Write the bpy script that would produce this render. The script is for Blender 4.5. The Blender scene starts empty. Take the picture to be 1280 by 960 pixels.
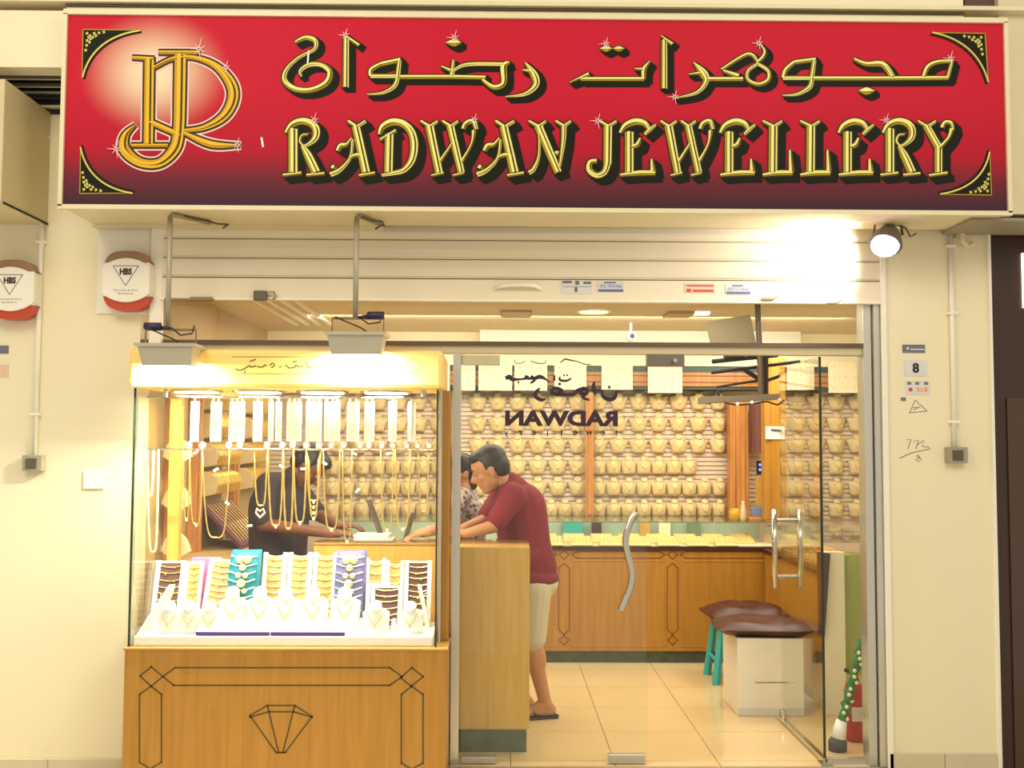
import bpy, bmesh, math, random
from mathutils import Vector, Matrix
random.seed(7)
S = bpy.context.scene
COL = S.collection
R = math.radians

# ------------------------------------------------------------------ camera
CAM_LOC = Vector((0.0, -5.5, 1.7))
FPX = 1280.0
cam_rot = (Matrix.Rotation(R(-0.7), 3, 'Z') @ Matrix.Rotation(R(93.3), 3, 'X') @ Matrix.Rotation(R(0.25), 3, 'Z'))
cd = bpy.data.cameras.new('camera')
cd.sensor_width = 36.0
cd.lens = 36.0
cam = bpy.data.objects.new('camera', cd)
COL.objects.link(cam)
cam.matrix_world = Matrix.Translation(CAM_LOC) @ cam_rot.to_4x4()
S.camera = cam

# ------------------------------------------------------------------ world, exposure
W = bpy.data.worlds.new('mall_ambience')
S.world = W
W.use_nodes = True
W.node_tree.nodes['Background'].inputs[0].default_value = (1.0, 0.93, 0.79, 1)
W.node_tree.nodes['Background'].inputs[1].default_value = 0.72
S.view_settings.view_transform = 'Standard'
S.view_settings.look = 'None'
S.view_settings.gamma = 1
S.view_settings.exposure = 0.0
S.cycles.transparent_max_bounces = 24


def lamp(name, kind, loc, power, color, size=None, aim=None, spot=None, size_y=None):
    d = bpy.data.lights.new(name, kind)
    d.energy = power
    d.color = color
    if kind == 'AREA':
        d.size = size
        if size_y:
            d.shape = 'RECTANGLE'
            d.size_y = size_y
    else:
        d.shadow_soft_size = size or 0.05
    if kind == 'SPOT':
        d.spot_size = R(spot)
        d.spot_blend = 0.6
    o = bpy.data.objects.new(name, d)
    COL.objects.link(o)
    o.location = loc
    if aim is not None:
        o.rotation_euler = (Vector(aim) - Vector(loc)).to_track_quat('-Z', 'Y').to_euler()
    return o


# corridor and shop ceiling lamps, plus two fill lamps added inside the shop
lamp('mall_ceiling_lamp', 'AREA', (-2.2, -3.6, 4.6), 66, (1.0, 0.92, 0.74), 1.6, (-1.4, 0, 1.4))
lamp('mall_ceiling_lamp', 'AREA', (2.4, -4.2, 4.6), 60, (1.0, 0.93, 0.77), 1.6, (2.0, 0, 1.4))
lamp('shop_ceiling_and_fill_lamp', 'AREA', (0.1, 1.7, 2.58), 36, (1.0, 0.93, 0.78), 2.4, (0.1, 1.7, 0), size_y=0.5)
lamp('shop_ceiling_and_fill_lamp', 'AREA', (-1.2, 1.5, 2.58), 15, (1.0, 0.93, 0.78), 0.6, (-1.2, 1.5, 0), size_y=1.6)
lamp('shop_ceiling_and_fill_lamp', 'AREA', (2.2, 1.9, 2.58), 26, (1.0, 0.93, 0.78), 0.6, (2.2, 1.9, 0), size_y=1.6)
lamp('shop_ceiling_and_fill_lamp', 'AREA', (1.2, 0.6, 2.58), 16, (1.0, 0.93, 0.78), 0.5, (1.2, 0.6, 0), size_y=0.5)  # added fill, brightens the dim area by the doors
lamp('shop_ceiling_and_fill_lamp', 'AREA', (0.6, 2.0, 2.60), 31, (1.0, 0.93, 0.80), 4.0, (0.6, 3.2, 1.5), size_y=0.12)  # added fill strip, aimed to brighten the bust wall


# ------------------------------------------------------------------ helpers
def at(px, py, Y):
    """the world point of the facade-parallel plane Y seen at a photograph pixel"""
    d = cam_rot @ Vector(((px - 640) / FPX, -(py - 480) / FPX, -1.0))
    t = (Y - CAM_LOC.y) / d.y
    return CAM_LOC + d * t


def atz(px, py, z):
    d = cam_rot @ Vector(((px - 640) / FPX, -(py - 480) / FPX, -1.0))
    t = (z - CAM_LOC.z) / d.z
    return CAM_LOC + d * t


def X(px, py, Y):
    return at(px, py, Y).x


def Z(px, py, Y):
    return at(px, py, Y).z


def lin(c):
    return tuple((v / 255 / 12.92) if v / 255 <= 0.04045 else ((v / 255 + 0.055) / 1.055) ** 2.4 for v in c)


MATS = {}


def mat(name, rgb, rough=0.6, metal=0.0, vary=0.06, scale=9.0, bump=0.0, emit=0.0, spec=0.5, stretch=None):
    if name in MATS:
        return MATS[name]
    m = bpy.data.materials.new(name)
    m.use_nodes = True
    nt = m.node_tree
    b = nt.nodes['Principled BSDF']
    c = lin(rgb)
    b.inputs['Roughness'].default_value = rough
    b.inputs['Metallic'].default_value = metal
    b.inputs['Specular IOR Level'].default_value = spec
    tc = nt.nodes.new('ShaderNodeTexCoord')
    nz = nt.nodes.new('ShaderNodeTexNoise')
    nz.inputs['Scale'].default_value = scale
    nz.inputs['Detail'].default_value = 5
    src = tc.outputs['Object']
    if stretch:
        mp = nt.nodes.new('ShaderNodeMapping')
        mp.inputs['Scale'].default_value = stretch
        nt.links.new(src, mp.inputs[0])
        src = mp.outputs[0]
    nt.links.new(src, nz.inputs['Vector'])
    mx = nt.nodes.new('ShaderNodeMix')
    mx.data_type = 'RGBA'
    mx.inputs['A'].default_value = tuple(v * (1 - vary) for v in c) + (1,)
    mx.inputs['B'].default_value = tuple(min(1, v * (1 + vary)) for v in c) + (1,)
    nt.links.new(nz.outputs['Fac'], mx.inputs['Factor'])
    nt.links.new(mx.outputs['Result'], b.inputs['Base Color'])
    if bump:
        bp = nt.nodes.new('ShaderNodeBump')
        bp.inputs['Strength'].default_value = bump
        bp.inputs['Distance'].default_value = 0.01
        nt.links.new(nz.outputs['Fac'], bp.inputs['Height'])
        nt.links.new(bp.outputs['Normal'], b.inputs['Normal'])
    if emit:
        b.inputs['Emission Color'].default_value = c + (1,)
        b.inputs['Emission Strength'].default_value = emit
    MATS[name] = m
    return m


def glass_mat(name, tint, refl=1.0, ior=1.45):
    m = bpy.data.materials.new(name)
    m.use_nodes = True
    nt = m.node_tree
    nt.nodes.remove(nt.nodes['Principled BSDF'])
    out = nt.nodes['Material Output']
    tr = nt.nodes.new('ShaderNodeBsdfTransparent')
    tr.inputs[0].default_value = tint + (1,)
    gl = nt.nodes.new('ShaderNodeBsdfGlossy')
    gl.inputs['Roughness'].default_value = 0.02
    fr = nt.nodes.new('ShaderNodeLayerWeight')
    fr.inputs['Blend'].default_value = 0.5
    pw = nt.nodes.new('ShaderNodeMath')
    pw.operation = 'POWER'
    pw.inputs[1].default_value = 5.0
    nt.links.new(fr.outputs['Facing'], pw.inputs[0])
    mu = nt.nodes.new('ShaderNodeMath')
    mu.operation = 'MULTIPLY_ADD'
    mu.inputs[1].default_value = 0.9 * refl
    mu.inputs[2].default_value = 0.035 * refl
    mx = nt.nodes.new('ShaderNodeMixShader')
    nt.links.new(pw.outputs[0], mu.inputs[0])
    nt.links.new(mu.outputs[0], mx.inputs[0])
    nt.links.new(tr.outputs[0], mx.inputs[1])
    nt.links.new(gl.outputs[0], mx.inputs[2])
    nt.links.new(mx.outputs[0], out.inputs[0])
    MATS[name] = m
    return m


def wood_mat(name, a, b_, rough=0.35, vertical=True):
    m = bpy.data.materials.new(name)
    m.use_nodes = True
    nt = m.node_tree
    b = nt.nodes['Principled BSDF']
    b.inputs['Roughness'].default_value = rough
    tc = nt.nodes.new('ShaderNodeTexCoord')
    mp = nt.nodes.new('ShaderNodeMapping')
    mp.inputs['Scale'].default_value = (14, 14, 0.9) if vertical else (0.9, 14, 14)
    nz = nt.nodes.new('ShaderNodeTexNoise')
    nz.inputs['Scale'].default_value = 2.2
    nz.inputs['Detail'].default_value = 7
    cr = nt.nodes.new('ShaderNodeValToRGB')
    cr.color_ramp.elements[0].position = 0.3
    cr.color_ramp.elements[0].color = lin(a) + (1,)
    cr.color_ramp.elements[1].position = 0.7
    cr.color_ramp.elements[1].color = lin(b_) + (1,)
    nt.links.new(tc.outputs['Object'], mp.inputs[0])
    nt.links.new(mp.outputs[0], nz.inputs['Vector'])
    nt.links.new(nz.outputs['Fac'], cr.inputs[0])
    nt.links.new(cr.outputs[0], b.inputs['Base Color'])
    MATS[name] = m
    return m


class MB:
    def __init__(self):
        self.v, self.f, self.mi, self.cur = [], [], [], 0
        self.smooth = False

    def add(self, vs, fs):
        n = len(self.v)
        self.v += [Vector(p) for p in vs]
        for f in fs:
            self.f.append([i + n for i in f])
            self.mi.append(self.cur)
        return n

    def box(self, x0, x1, y0, y1, z0, z1):
        vs = [(x, y, z) for x in (x0, x1) for y in (y0, y1) for z in (z0, z1)]
        fs = [(0, 1, 3, 2), (4, 6, 7, 5), (0, 4, 5, 1), (2, 3, 7, 6), (0, 2, 6, 4), (1, 5, 7, 3)]
        self.add(vs, fs)
        return self

    def tube(self, pts, r, n=8, caps=True, closed=False):
        pts = [Vector(p) for p in pts]
        rs = r if isinstance(r, (list, tuple)) else [r] * len(pts)
        rings = []
        m = len(pts)
        prev = None
        for i, p in enumerate(pts):
            if closed:
                t = pts[(i + 1) % m] - pts[i - 1]
            else:
                t = pts[min(i + 1, m - 1)] - pts[max(i - 1, 0)]
            t = t.normalized() if t.length > 1e-9 else Vector((0, 0, 1))
            if prev is None:
                a = Vector((0, 0, 1)) if abs(t.z) < 0.9 else Vector((0, 1, 0))
                u = t.cross(a).normalized()
            else:
                u = (prev - t * prev.dot(t)).normalized()
            prev = u
            w = t.cross(u)
            rings.append([p + (u * math.cos(2 * math.pi * k / n) + w * math.sin(2 * math.pi * k / n)) * rs[i] for k in range(n)])
        vs = [q for ring in rings for q in ring]
        fs = []
        for i in range(m if closed else m - 1):
            j = (i + 1) % m
            for k in range(n):
                fs.append((i * n + k, i * n + (k + 1) % n, j * n + (k + 1) % n, j * n + k))
        if caps and not closed:
            fs.append(tuple(range(n - 1, -1, -1)))
            fs.append(tuple((m - 1) * n + k for k in range(n)))
        self.add(vs, fs)
        return self

    def lathe(self, prof, c, n=16, axis='Z'):
        c = Vector(c)
        vs, fs = [], []
        for (r, h) in prof:
            for k in range(n):
                a = 2 * math.pi * k / n
                if axis == 'Z':
                    vs.append(c + Vector((r * math.cos(a), r * math.sin(a), h)))
                elif axis == 'Y':
                    vs.append(c + Vector((r * math.cos(a), h, r * math.sin(a))))
                else:
                    vs.append(c + Vector((h, r * math.cos(a), r * math.sin(a))))
        m = len(prof)
        for i in range(m - 1):
            for k in range(n):
                fs.append((i * n + k, i * n + (k + 1) % n, (i + 1) * n + (k + 1) % n, (i + 1) * n + k))
        fs.append(tuple(range(n - 1, -1, -1)))
        fs.append(tuple((m - 1) * n + k for k in range(n)))
        self.add(vs, fs)
        return self

    def prism(self, pts, dvec):
        """closed polygon of 3D points pushed by dvec"""
        n = len(pts)
        pts = [Vector(p) for p in pts]
        vs = pts + [p + Vector(dvec) for p in pts]
        fs = [tuple(range(n)), tuple(range(2 * n - 1, n - 1, -1))]
        for k in range(n):
            fs.append((k, (k + 1) % n, n + (k + 1) % n, n + k))
        self.add(vs, fs)
        return self

    def sphere(self, c, r, n=10, m=6, sc=(1, 1, 1)):
        c = Vector(c)
        vs = [c + Vector((0, 0, r * sc[2]))]
        fs = []
        for i in range(1, m):
            th = math.pi * i / m
            for k in range(n):
                a = 2 * math.pi * k / n
                vs.append(c + Vector((r * sc[0] * math.sin(th) * math.cos(a), r * sc[1] * math.sin(th) * math.sin(a), r * sc[2] * math.cos(th))))
        vs.append(c - Vector((0, 0, r * sc[2])))
        for k in range(n):
            fs.append((0, 1 + k, 1 + (k + 1) % n))
        for i in range(m - 2):
            for k in range(n):
                fs.append((1 + i * n + k, 1 + (i + 1) * n + k, 1 + (i + 1) * n + (k + 1) % n, 1 + i * n + (k + 1) % n))
        L = len(vs) - 1
        for k in range(n):
            fs.append((L, 1 + (m - 2) * n + (k + 1) % n, 1 + (m - 2) * n + k))
        self.add(vs, fs)
        return self

    def xf(self, M, start=0):
        for i in range(start, len(self.v)):
            self.v[i] = M @ self.v[i]
        return self

    def build(self, name, mats, parent=None, bevel=0.0, fixnorm=True):
        if not isinstance(mats, (list, tuple)):
            mats = [mats]
        me = bpy.data.meshes.new(name)
        if parent is not None:
            org = wloc(parent)
        else:
            xs = [v.x for v in self.v]; ys = [v.y for v in self.v]; zs = [v.z for v in self.v]
            org = Vector(((min(xs) + max(xs)) / 2, (min(ys) + max(ys)) / 2, min(zs)))
        me.from_pydata([tuple(v - org) for v in self.v], [], self.f)
        for m in mats:
            me.materials.append(m)
        me.polygons.foreach_set('material_index', self.mi)
        if fixnorm:
            bm = bmesh.new()
            bm.from_mesh(me)
            bmesh.ops.recalc_face_normals(bm, faces=bm.faces)
            bm.to_mesh(me)
            bm.free()
        if self.smooth:
            me.polygons.foreach_set('use_smooth', [True] * len(me.polygons))
        me.update()
        o = bpy.data.objects.new(name, me)
        COL.objects.link(o)
        if parent is not None:
            o.parent = parent
        else:
            o.location = org
        if bevel:
            bv = o.modifiers.new('soft_edges', 'BEVEL')
            bv.width = bevel
            bv.segments = 2
            bv.limit_method = 'ANGLE'
        return o


def wloc(o):
    p = Vector((0, 0, 0))
    while o is not None:
        p += Vector(o.location)
        o = o.parent
    return p


def tag(o, label, cat=None, group=None, kind=None):
    o['label'] = label
    if cat:
        o['category'] = cat
    if group:
        o['group'] = group
    if kind:
        o['kind'] = kind
    return o


def thing(name, loc, label, cat, group=None, kind=None):
    o = bpy.data.objects.new(name, None)
    o.empty_display_size = 0.1
    COL.objects.link(o)
    o.location = loc
    return tag(o, label, cat, group, kind)


def dup(root, loc, label=None, group=None, scale=None, rotz=None):
    def cp(o, par):
        c = o.copy()
        COL.objects.link(c)
        if par is not None:
            c.parent = par
        for ch in KIDS.get(o.name, []):
            cp(ch, c)
        return c
    c = cp(root, None)
    c.location = loc
    if label:
        c['label'] = label
    if group:
        c['group'] = group
    if scale:
        c.scale = scale
    if rotz is not None:
        c.rotation_euler = (0, 0, rotz)
    return c


KIDS = {}


def index_kids(root):
    KIDS[root.name] = [o for o in COL.objects if o.parent == root]
    for o in KIDS[root.name]:
        index_kids(o)


def box1(name, m, x0, x1, y0, y1, z0, z1, parent=None, bevel=0.0):
    return MB().box(x0, x1, y0, y1, z0, z1).build(name, m, parent, bevel)


def struct(o, label, cat=None):
    o['kind'] = 'structure'
    o['label'] = label
    return o


def cat_rom(pts, k=5):
    if len(pts) < 3:
        return pts
    out = []
    n = len(pts)
    for i in range(n - 1):
        p0, p1, p2, p3 = pts[max(i - 1, 0)], pts[i], pts[i + 1], pts[min(i + 2, n - 1)]
        for j in range(k):
            t = j / k
            out.append(tuple(0.5 * (2 * b + (c - a) * t + (2 * a - 5 * b + 4 * c - d) * t * t + (3 * b - a - 3 * c + d) * t ** 3)
                             for a, b, c, d in zip(p0, p1, p2, p3)))
    out.append(pts[-1])
    return out


def ribbon(mb, path, fn, grow=0.0, off=(0, 0), ridge=0.0, mats=(0, 0), sub=5, wmin=0.05):
    """flat brush stroke: path of (px,py,halfwidth); fn maps (px,py,lift) to a world point"""
    p = cat_rom(path, sub)
    L, C, Rr = [], [], []
    n = len(p)
    for i in range(n):
        a, b = p[max(i - 1, 0)], p[min(i + 1, n - 1)]
        tx, ty = b[0] - a[0], b[1] - a[1]
        l = math.hypot(tx, ty) or 1
        tx, ty = tx / l, ty / l
        ex = ey = 0
        if i == 0:
            e = grow * min(1, p[i][2] / 6)
            ex, ey = -tx * e, -ty * e
        if i == n - 1:
            e = grow * min(1, p[i][2] / 6)
            ex, ey = tx * e, ty * e
        w = max(wmin, p[i][2] + grow)
        x, y = p[i][0] + off[0] + ex, p[i][1] + off[1] + ey
        L.append((x + ty * w, y - tx * w))
        C.append((x, y))
        Rr.append((x - ty * w, y + tx * w))
    vs = [fn(q[0], q[1], 0) for q in L] + [fn(q[0], q[1], ridge) for q in C] + [fn(q[0], q[1], 0) for q in Rr]
    keep = mb.cur
    mb.cur = mats[0]
    s = mb.add(vs, [(i, i + 1, n + i + 1, n + i) for i in range(n - 1)])
    mb.cur = mats[1]
    for i in range(n - 1):
        mb.f.append([s + n + i, s + n + i + 1, s + 2 * n + i + 1, s + 2 * n + i])
        mb.mi.append(mb.cur)
    mb.cur = keep


def text_bm(mb, string, cx, cz, y, height, width=None, mirror=False, bold=0.0, thick=0.002):
    """adds letters standing in the XZ plane, facing -Y, centred on (cx,cz)"""
    cu = bpy.data.curves.new('lettering', 'FONT')
    cu.body = string
    cu.size = 1.0
    cu.offset = bold
    cu.resolution_u = 3
    ob = bpy.data.objects.new('lettering', cu)
    COL.objects.link(ob)
    dg = bpy.context.evaluated_depsgraph_get()
    me = bpy.data.meshes.new_from_object(ob.evaluated_get(dg))
    xs = [v.co.x for v in me.vertices]; ys = [v.co.y for v in me.vertices]
    x0, x1, y0, y1 = min(xs), max(xs), min(ys), max(ys)
    sy = height / (y1 - y0)
    sx = (width / (x1 - x0)) if width else sy
    if mirror:
        sx = -sx
    vs = [(cx + (v.co.x - (x0 + x1) / 2) * sx, y, cz + (v.co.y - (y0 + y1) / 2) * sy) for v in me.vertices]
    mb.add(vs, [tuple(p.vertices) for p in me.polygons])
    bpy.data.objects.remove(ob)
    bpy.data.curves.remove(cu)
    bpy.data.meshes.remove(me)


ORD = ['first', 'second', 'third', 'fourth', 'fifth', 'sixth', 'seventh', 'eighth', 'ninth', 'tenth', 'eleventh', 'twelfth',
       'thirteenth', 'fourteenth', 'fifteenth', 'sixteenth', 'seventeenth', 'eighteenth', 'nineteenth', 'twentieth']

# ------------------------------------------------------------------ materials
wall_m = mat('cream_wall_paint', (234, 222, 187), 0.7, vary=0.03, scale=1.2, bump=0.02)
sill_m = mat('beige_marble', (205, 192, 160), 0.35, vary=0.12, scale=7)
white_m = mat('white_enamel', (238, 232, 215), 0.4, vary=0.02)
shut_m = mat('cream_shutter_enamel', (232, 220, 192), 0.35, vary=0.03, scale=3)
groove_m = mat('gap_shade_brown', (90, 78, 60), 0.8)  # dark brown that paints the shade in narrow gaps
frame_m = mat('sign_frame_cream', (222, 208, 170), 0.45)
alu_m = mat('brushed_aluminium', (206, 202, 190), 0.3, metal=0.75, vary=0.08, scale=6, stretch=(30, 30, 1))
steel_m = mat('polished_steel', (205, 202, 192), 0.15, metal=1.0)
brass_m = mat('worn_brass_rail', (214, 198, 160), 0.32, metal=0.6)
grey_m = mat('grey_lamp_housing', (176, 170, 150), 0.5)
pole_m = mat('galvanised_pipe', (170, 162, 138), 0.5, metal=0.3)
black_m = mat('black_cable', (32, 26, 30), 0.5)
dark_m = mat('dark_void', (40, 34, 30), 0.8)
navy_m = mat('navy_louver', (45, 52, 70), 0.5)
wood_m = wood_mat('honey_veneer', (166, 116, 40), (182, 132, 52), 0.3)
wood_h = wood_mat('honey_veneer_flat', (180, 130, 56), (196, 146, 70), 0.3, vertical=False)
wood_o = wood_mat('orange_moulding', (184, 122, 60), (208, 148, 82), 0.35)
wood_y = wood_mat('yellow_maple', (204, 156, 66), (218, 174, 86), 0.3)
inlay_m = mat('olive_inlay', (84, 70, 22), 0.5)
inlay2_m = mat('brown_inlay', (120, 70, 28), 0.5)
brown_m = mat('dark_brown_trim', (70, 34, 30), 0.35)
marble_m = mat('green_black_marble', (76, 90, 78), 0.2, vary=0.5, scale=22)
tile_m = mat('cream_porcelain', (220, 194, 144), 0.12, vary=0.05, scale=3)
grout_m = mat('brown_grout', (120, 92, 56), 0.9)
ceil_m = mat('shop_ceiling_paint', (214, 196, 156), 0.8, vary=0.02)
slat_m = mat('slatwall_beige', (222, 202, 178), 0.6, vary=0.04)
bust_m = mat('cream_leatherette', (226, 204, 152), 0.55, vary=0.05, scale=14)
bust2_m = mat('pale_linen', (246, 228, 180), 0.6, vary=0.05, scale=14)
gold_m = mat('gold_metal', (240, 208, 120), 0.3, metal=0.8, vary=0.05)
pearl_m = mat('pale_gold_beads', (250, 236, 190), 0.25, metal=0.3)
card_m = mat('cream_card', (250, 238, 204), 0.6, vary=0.03)
satin_m = mat('white_satin', (252, 250, 244), 0.55, vary=0.01)
choc_m = mat('chocolate_velvet', (96, 60, 58), 0.8)
beige_pad_m = mat('beige_velvet', (214, 170, 104), 0.8)
turq_m = mat('turquoise_satin', (8, 132, 150), 0.6)
lav_m = mat('lavender_satin', (112, 110, 166), 0.6)
pink_m = mat('pink_satin', (226, 130, 190), 0.5)
purple_m = mat('purple_tray_edge', (88, 40, 128), 0.5)
red_box_m = mat('red_plastic', (186, 66, 34), 0.35)
tan_box_m = mat('brown_plastic', (150, 112, 78), 0.4)
print_m = mat('dark_print', (52, 40, 36), 0.6)
decal_m = mat('dark_purple_vinyl', (48, 18, 40), 0.5)
grey_print_m = mat('grey_print', (110, 108, 120), 0.6)
blue_print_m = mat('blue_print', (96, 100, 160), 0.6)
redp_m = mat('red_print', (200, 80, 60), 0.6)
plate_m = mat('pale_plate', (214, 212, 206), 0.5)
door_dark_m = mat('dark_stained_panel', (58, 34, 22), 0.3, vary=0.2, scale=4, stretch=(8, 8, 0.6))
teal_m = mat('teal_plastic', (60, 178, 178), 0.4)
leather_m = mat('brown_leatherette', (72, 34, 22), 0.45, vary=0.2, scale=12, bump=0.15)
hair_m = mat('black_hair', (26, 20, 16), 0.5, vary=0.4, scale=60, bump=0.3)
hair2_m = mat('greying_hair', (42, 36, 24), 0.5, vary=0.5, scale=60, bump=0.3)
skin_m = mat('tan_skin', (196, 138, 92), 0.5, vary=0.06)
skin_d = mat('brown_skin', (112, 66, 40), 0.5, vary=0.06)
maroon_m = mat('maroon_cotton', (128, 20, 34), 0.85, vary=0.06, scale=9, bump=0.03)
shirt_d = mat('dark_plum_cotton', (50, 37, 39), 0.85, vary=0.05, scale=7)
short_m = mat('stone_cotton', (206, 196, 166), 0.85)
trouser_m = mat('charcoal_cloth', (44, 42, 44), 0.85)
glass_m = glass_mat('clear_glass', (0.97, 0.985, 0.965))
glass_e = mat('glass_edge_green', (30, 44, 34), 0.2)
green_m = mat('green_tinsel', (40, 120, 60), 0.5, vary=0.4, scale=40)
ext_m = mat('extinguisher_red', (176, 32, 26), 0.3)

# ================================================================== STRUCTURE
XL, XR = -1.93, 2.06           # opening
SXL, SXR = -1.97, 3.3          # shop inside
BACKY = 3.38
GZ = -0.08                     # mall floor level
CZ = 2.64

# floor with tiles
jx = atz(723, 828, 0).x
TS = 0.555
fl = thing('floor', (0.6, 1.6, -0.02), 'polished cream tiled shop floor with thin brown joints', None, kind='structure')
box1('grout_bed', grout_m, SXL, SXR, -0.02, BACKY, -0.06, -0.006, fl)
tile_me = None
kx0 = math.floor((SXL - jx) / TS)
for i in range(kx0, kx0 + 11):
    for j in range(0, 7):
        x0, x1 = max(SXL, jx + i * TS), min(SXR, jx + (i + 1) * TS)
        y0, y1 = max(0.0, 0.1 + (j - 1) * TS), min(BACKY, 0.1 + j * TS)
        if x1 - x0 < 0.03 or y1 - y0 < 0.03:
            continue
        box1('tile', tile_m, x0 + .002, x1 - .002, y0 + .002, y1 - .002, -0.006, 0, fl)
o = box1('floor', sill_m, -3.6, 3.8, -3.2, -0.02, GZ - .05, GZ)
struct(o, 'beige mall walkway floor in front of the shop')
# facade walls
struct(box1('wall_left', wall_m, -3.6, XL, 0.0, 0.16, GZ, 4.3), 'cream painted wall left of the shop front')
struct(box1('wall_right', wall_m, XR, X(1238, 600, 0), -0.03, 0.16, GZ, 4.3), 'cream painted pilaster right of the shop front')
struct(box1('wall_front', wall_m, XL, XR, 0.02, 0.16, 2.86, 4.3), 'cream wall above the shutter behind the sign')
# shop shell
struct(box1('wall_back', slat_m, SXL - .1, SXR + .1, BACKY, BACKY + .1, -0.06, CZ + .1), 'beige back wall of the shop behind the busts')
struct(box1('wall_inner_left', mat('tan_wall_lining', (190, 164, 116), .7), SXL - .1, SXL, 0.16, BACKY, -0.06, CZ + .1), 'left inner wall of the shop')
struct(box1('wall_inner_right', wall_m, SXR, SXR + .1, 0.16, BACKY, -0.06, CZ + .1), 'right inner wall of the shop')
struct(box1('ceiling', ceil_m, SXL, SXR, 0.16, BACKY, CZ, CZ + .08), 'warm cream ceiling inside the shop')
struct(box1('wall_inner_front', wall_m, X(1238, 600, 0), SXR + .1, 0.06, 0.16, -0.06, CZ + .1), 'inside face of the front wall right of the doors')
# beam above sign
trim = thing('trim_1', (0, -0.2, 3.9), 'pale bulkhead beam running above the red sign', None, kind='structure')
zb = Z(640, 20, -0.42)
xe0 = X(81, 60, -.42) + .002
box1('beam_face', wall_m, xe0, X(1204, 10, -.42), -0.42, -0.05, zb - .02, zb + .28, trim)
box1('beam_lip', frame_m, X(-30, 10, -.42), X(1290, 10, -.42), -0.46, -0.05, Z(640, 11, -.42), Z(640, 6, -.42), trim)
box1('beam_underside_gap', groove_m, xe0, X(1204, 10, -.42), -0.435, -0.42, Z(640, 14, -.42), Z(640, 12, -.42), trim)  # solid dark strip painted in as the shade line at the lip
# beam left of the sign
za, zb2 = Z(40, 84, -0.42), Z(40, 13, -0.42)
xe = X(81, 60, -.42)
t2 = thing('trim_2', (-2.5, -0.2, za), 'cream bulkhead panel above the dark louvre at the upper left', None, kind='structure')
box1('bulkhead_face', wall_m, -3.6, xe, -0.42, -0.38, za, zb2, t2)
box1('bulkhead_top', wall_m, -3.6, xe, -0.38, 0.0, za + .12, zb2, t2)
box1('bulkhead_lip', white_m, -3.6, xe, -0.38, -0.30, za, za + .03, t2)
t3 = thing('louvre_vent', (-2.6, -0.15, za), 'dark louvred gap with navy slats under the bulkhead, upper left', 'vent')
box1('void_shade_panel', dark_m, -3.6, xe, -0.30, -0.001, za + .10, za + .119, t3)  # dark sheet in place of the shade above the louvres
box1('void_shade_panel', dark_m, -2.75, xe, -0.008, -0.001, Z(40, 143, 0), za + .10, t3)  # dark panel on the wall stands in for the shaded void
for (c, m_) in ((104, navy_m), (113, frame_m), (121, navy_m), (131, frame_m)):
    box1('slat', m_, -2.75, xe, -.04, -.01, Z(40, c + 3, -.04), Z(40, c, -.04), t3)
for k in range(5):
    m = MB()
    y = -.28 + .058 * k
    m.prism([(-3.6, y, za + .01), (-3.6, y + .03, za + .05), (-3.6, y + .034, za + .046), (-3.6, y + .004, za + .006)], (xe + 3.6, 0, 0))
    m.build('slat', (navy_m, frame_m)[k % 2], t3)
# baseboards
bb = thing('baseboard_left', (-2.7, -0.01, GZ), 'beige marble skirting tiles along the left wall foot', None, kind='structure')
for k in range(5):
    x1 = XL - .002 - k * 0.42
    box1('skirting_tile', sill_m, x1 - 0.417, x1, -0.015, 0, GZ, Z(90, 948, 0), bb, 0.002)
bb = thing('baseboard_right', (2.3, -0.03, GZ), 'beige marble skirting tiles along the right pilaster foot', None, kind='structure')
xr = X(1238, 600, 0)
for k in range(2):
    w = (xr - XR) / 2
    box1('skirting_tile', sill_m, XR + k * w, XR + (k + 1) * w - .003, -0.045, -0.03, GZ, Z(1180, 941, -.03), bb, 0.002)
# threshold
struct(box1('trim_3', mat('grey_sill', (150, 138, 112), 0.35), -0.25, XR, -0.12, 0.0, GZ, 0.0), 'grey stone sill under the glass doors')

# aluminium frames and glazing
ZT = Z(820, 440, 0.05)          # transom underside
w1 = thing('window_1', (0, 0.05, ZT), 'transom window with brass coloured rail over the doors', None, kind='structure')
zt0, zt1 = Z(700, 443, .05), Z(700, 432, .05)
box1('transom_rail', brass_m, XL, XR - .02, 0.02, 0.08, zt0, zt1, w1, 0.004)
box1('transom_lip', mat('dark_bronze', (104, 84, 66), 0.4, metal=0.5), XL, XR - .09, 0.0, 0.02, zt1 - 0.008, zt1 + .016, w1)
box1('pane', glass_m, XL + .1, XR - .1, 0.046, 0.054, zt1, 2.5, w1)
box1('head_rail', white_m, XL, XR, 0.03, 0.09, 2.47, 2.53, w1)
w2 = thing('window_2', (1.9, 0.05, 0), 'narrow fixed glass pane with aluminium post right of the open door', None, kind='structure')
xh = X(1027, 700, .05)
xp0, xp1 = X(1079, 700, .05), X(1099, 700, .05)
box1('pane', glass_m, xh + .01, xp0, 0.046, 0.054, 0.03, zt0, w2)
box1('post', alu_m, xp0, xp0 + .045, 0.0, 0.1, 0.0, 2.47, w2, 0.004)
box1('post', alu_m, xp0 + .05, xp1 + .01, -0.02, 0.1, 0.0, 2.47, w2, 0.004)
box1('bottom_rail', alu_m, xh, xp0, 0.03, 0.07, 0.0, 0.03, w2)
struct(box1('trim_4', alu_m, X(565, 700, .05), X(575, 700, .05), 0.01, 0.09, 0.0, zt0), 'aluminium post between display cabinet and glass door')

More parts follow.
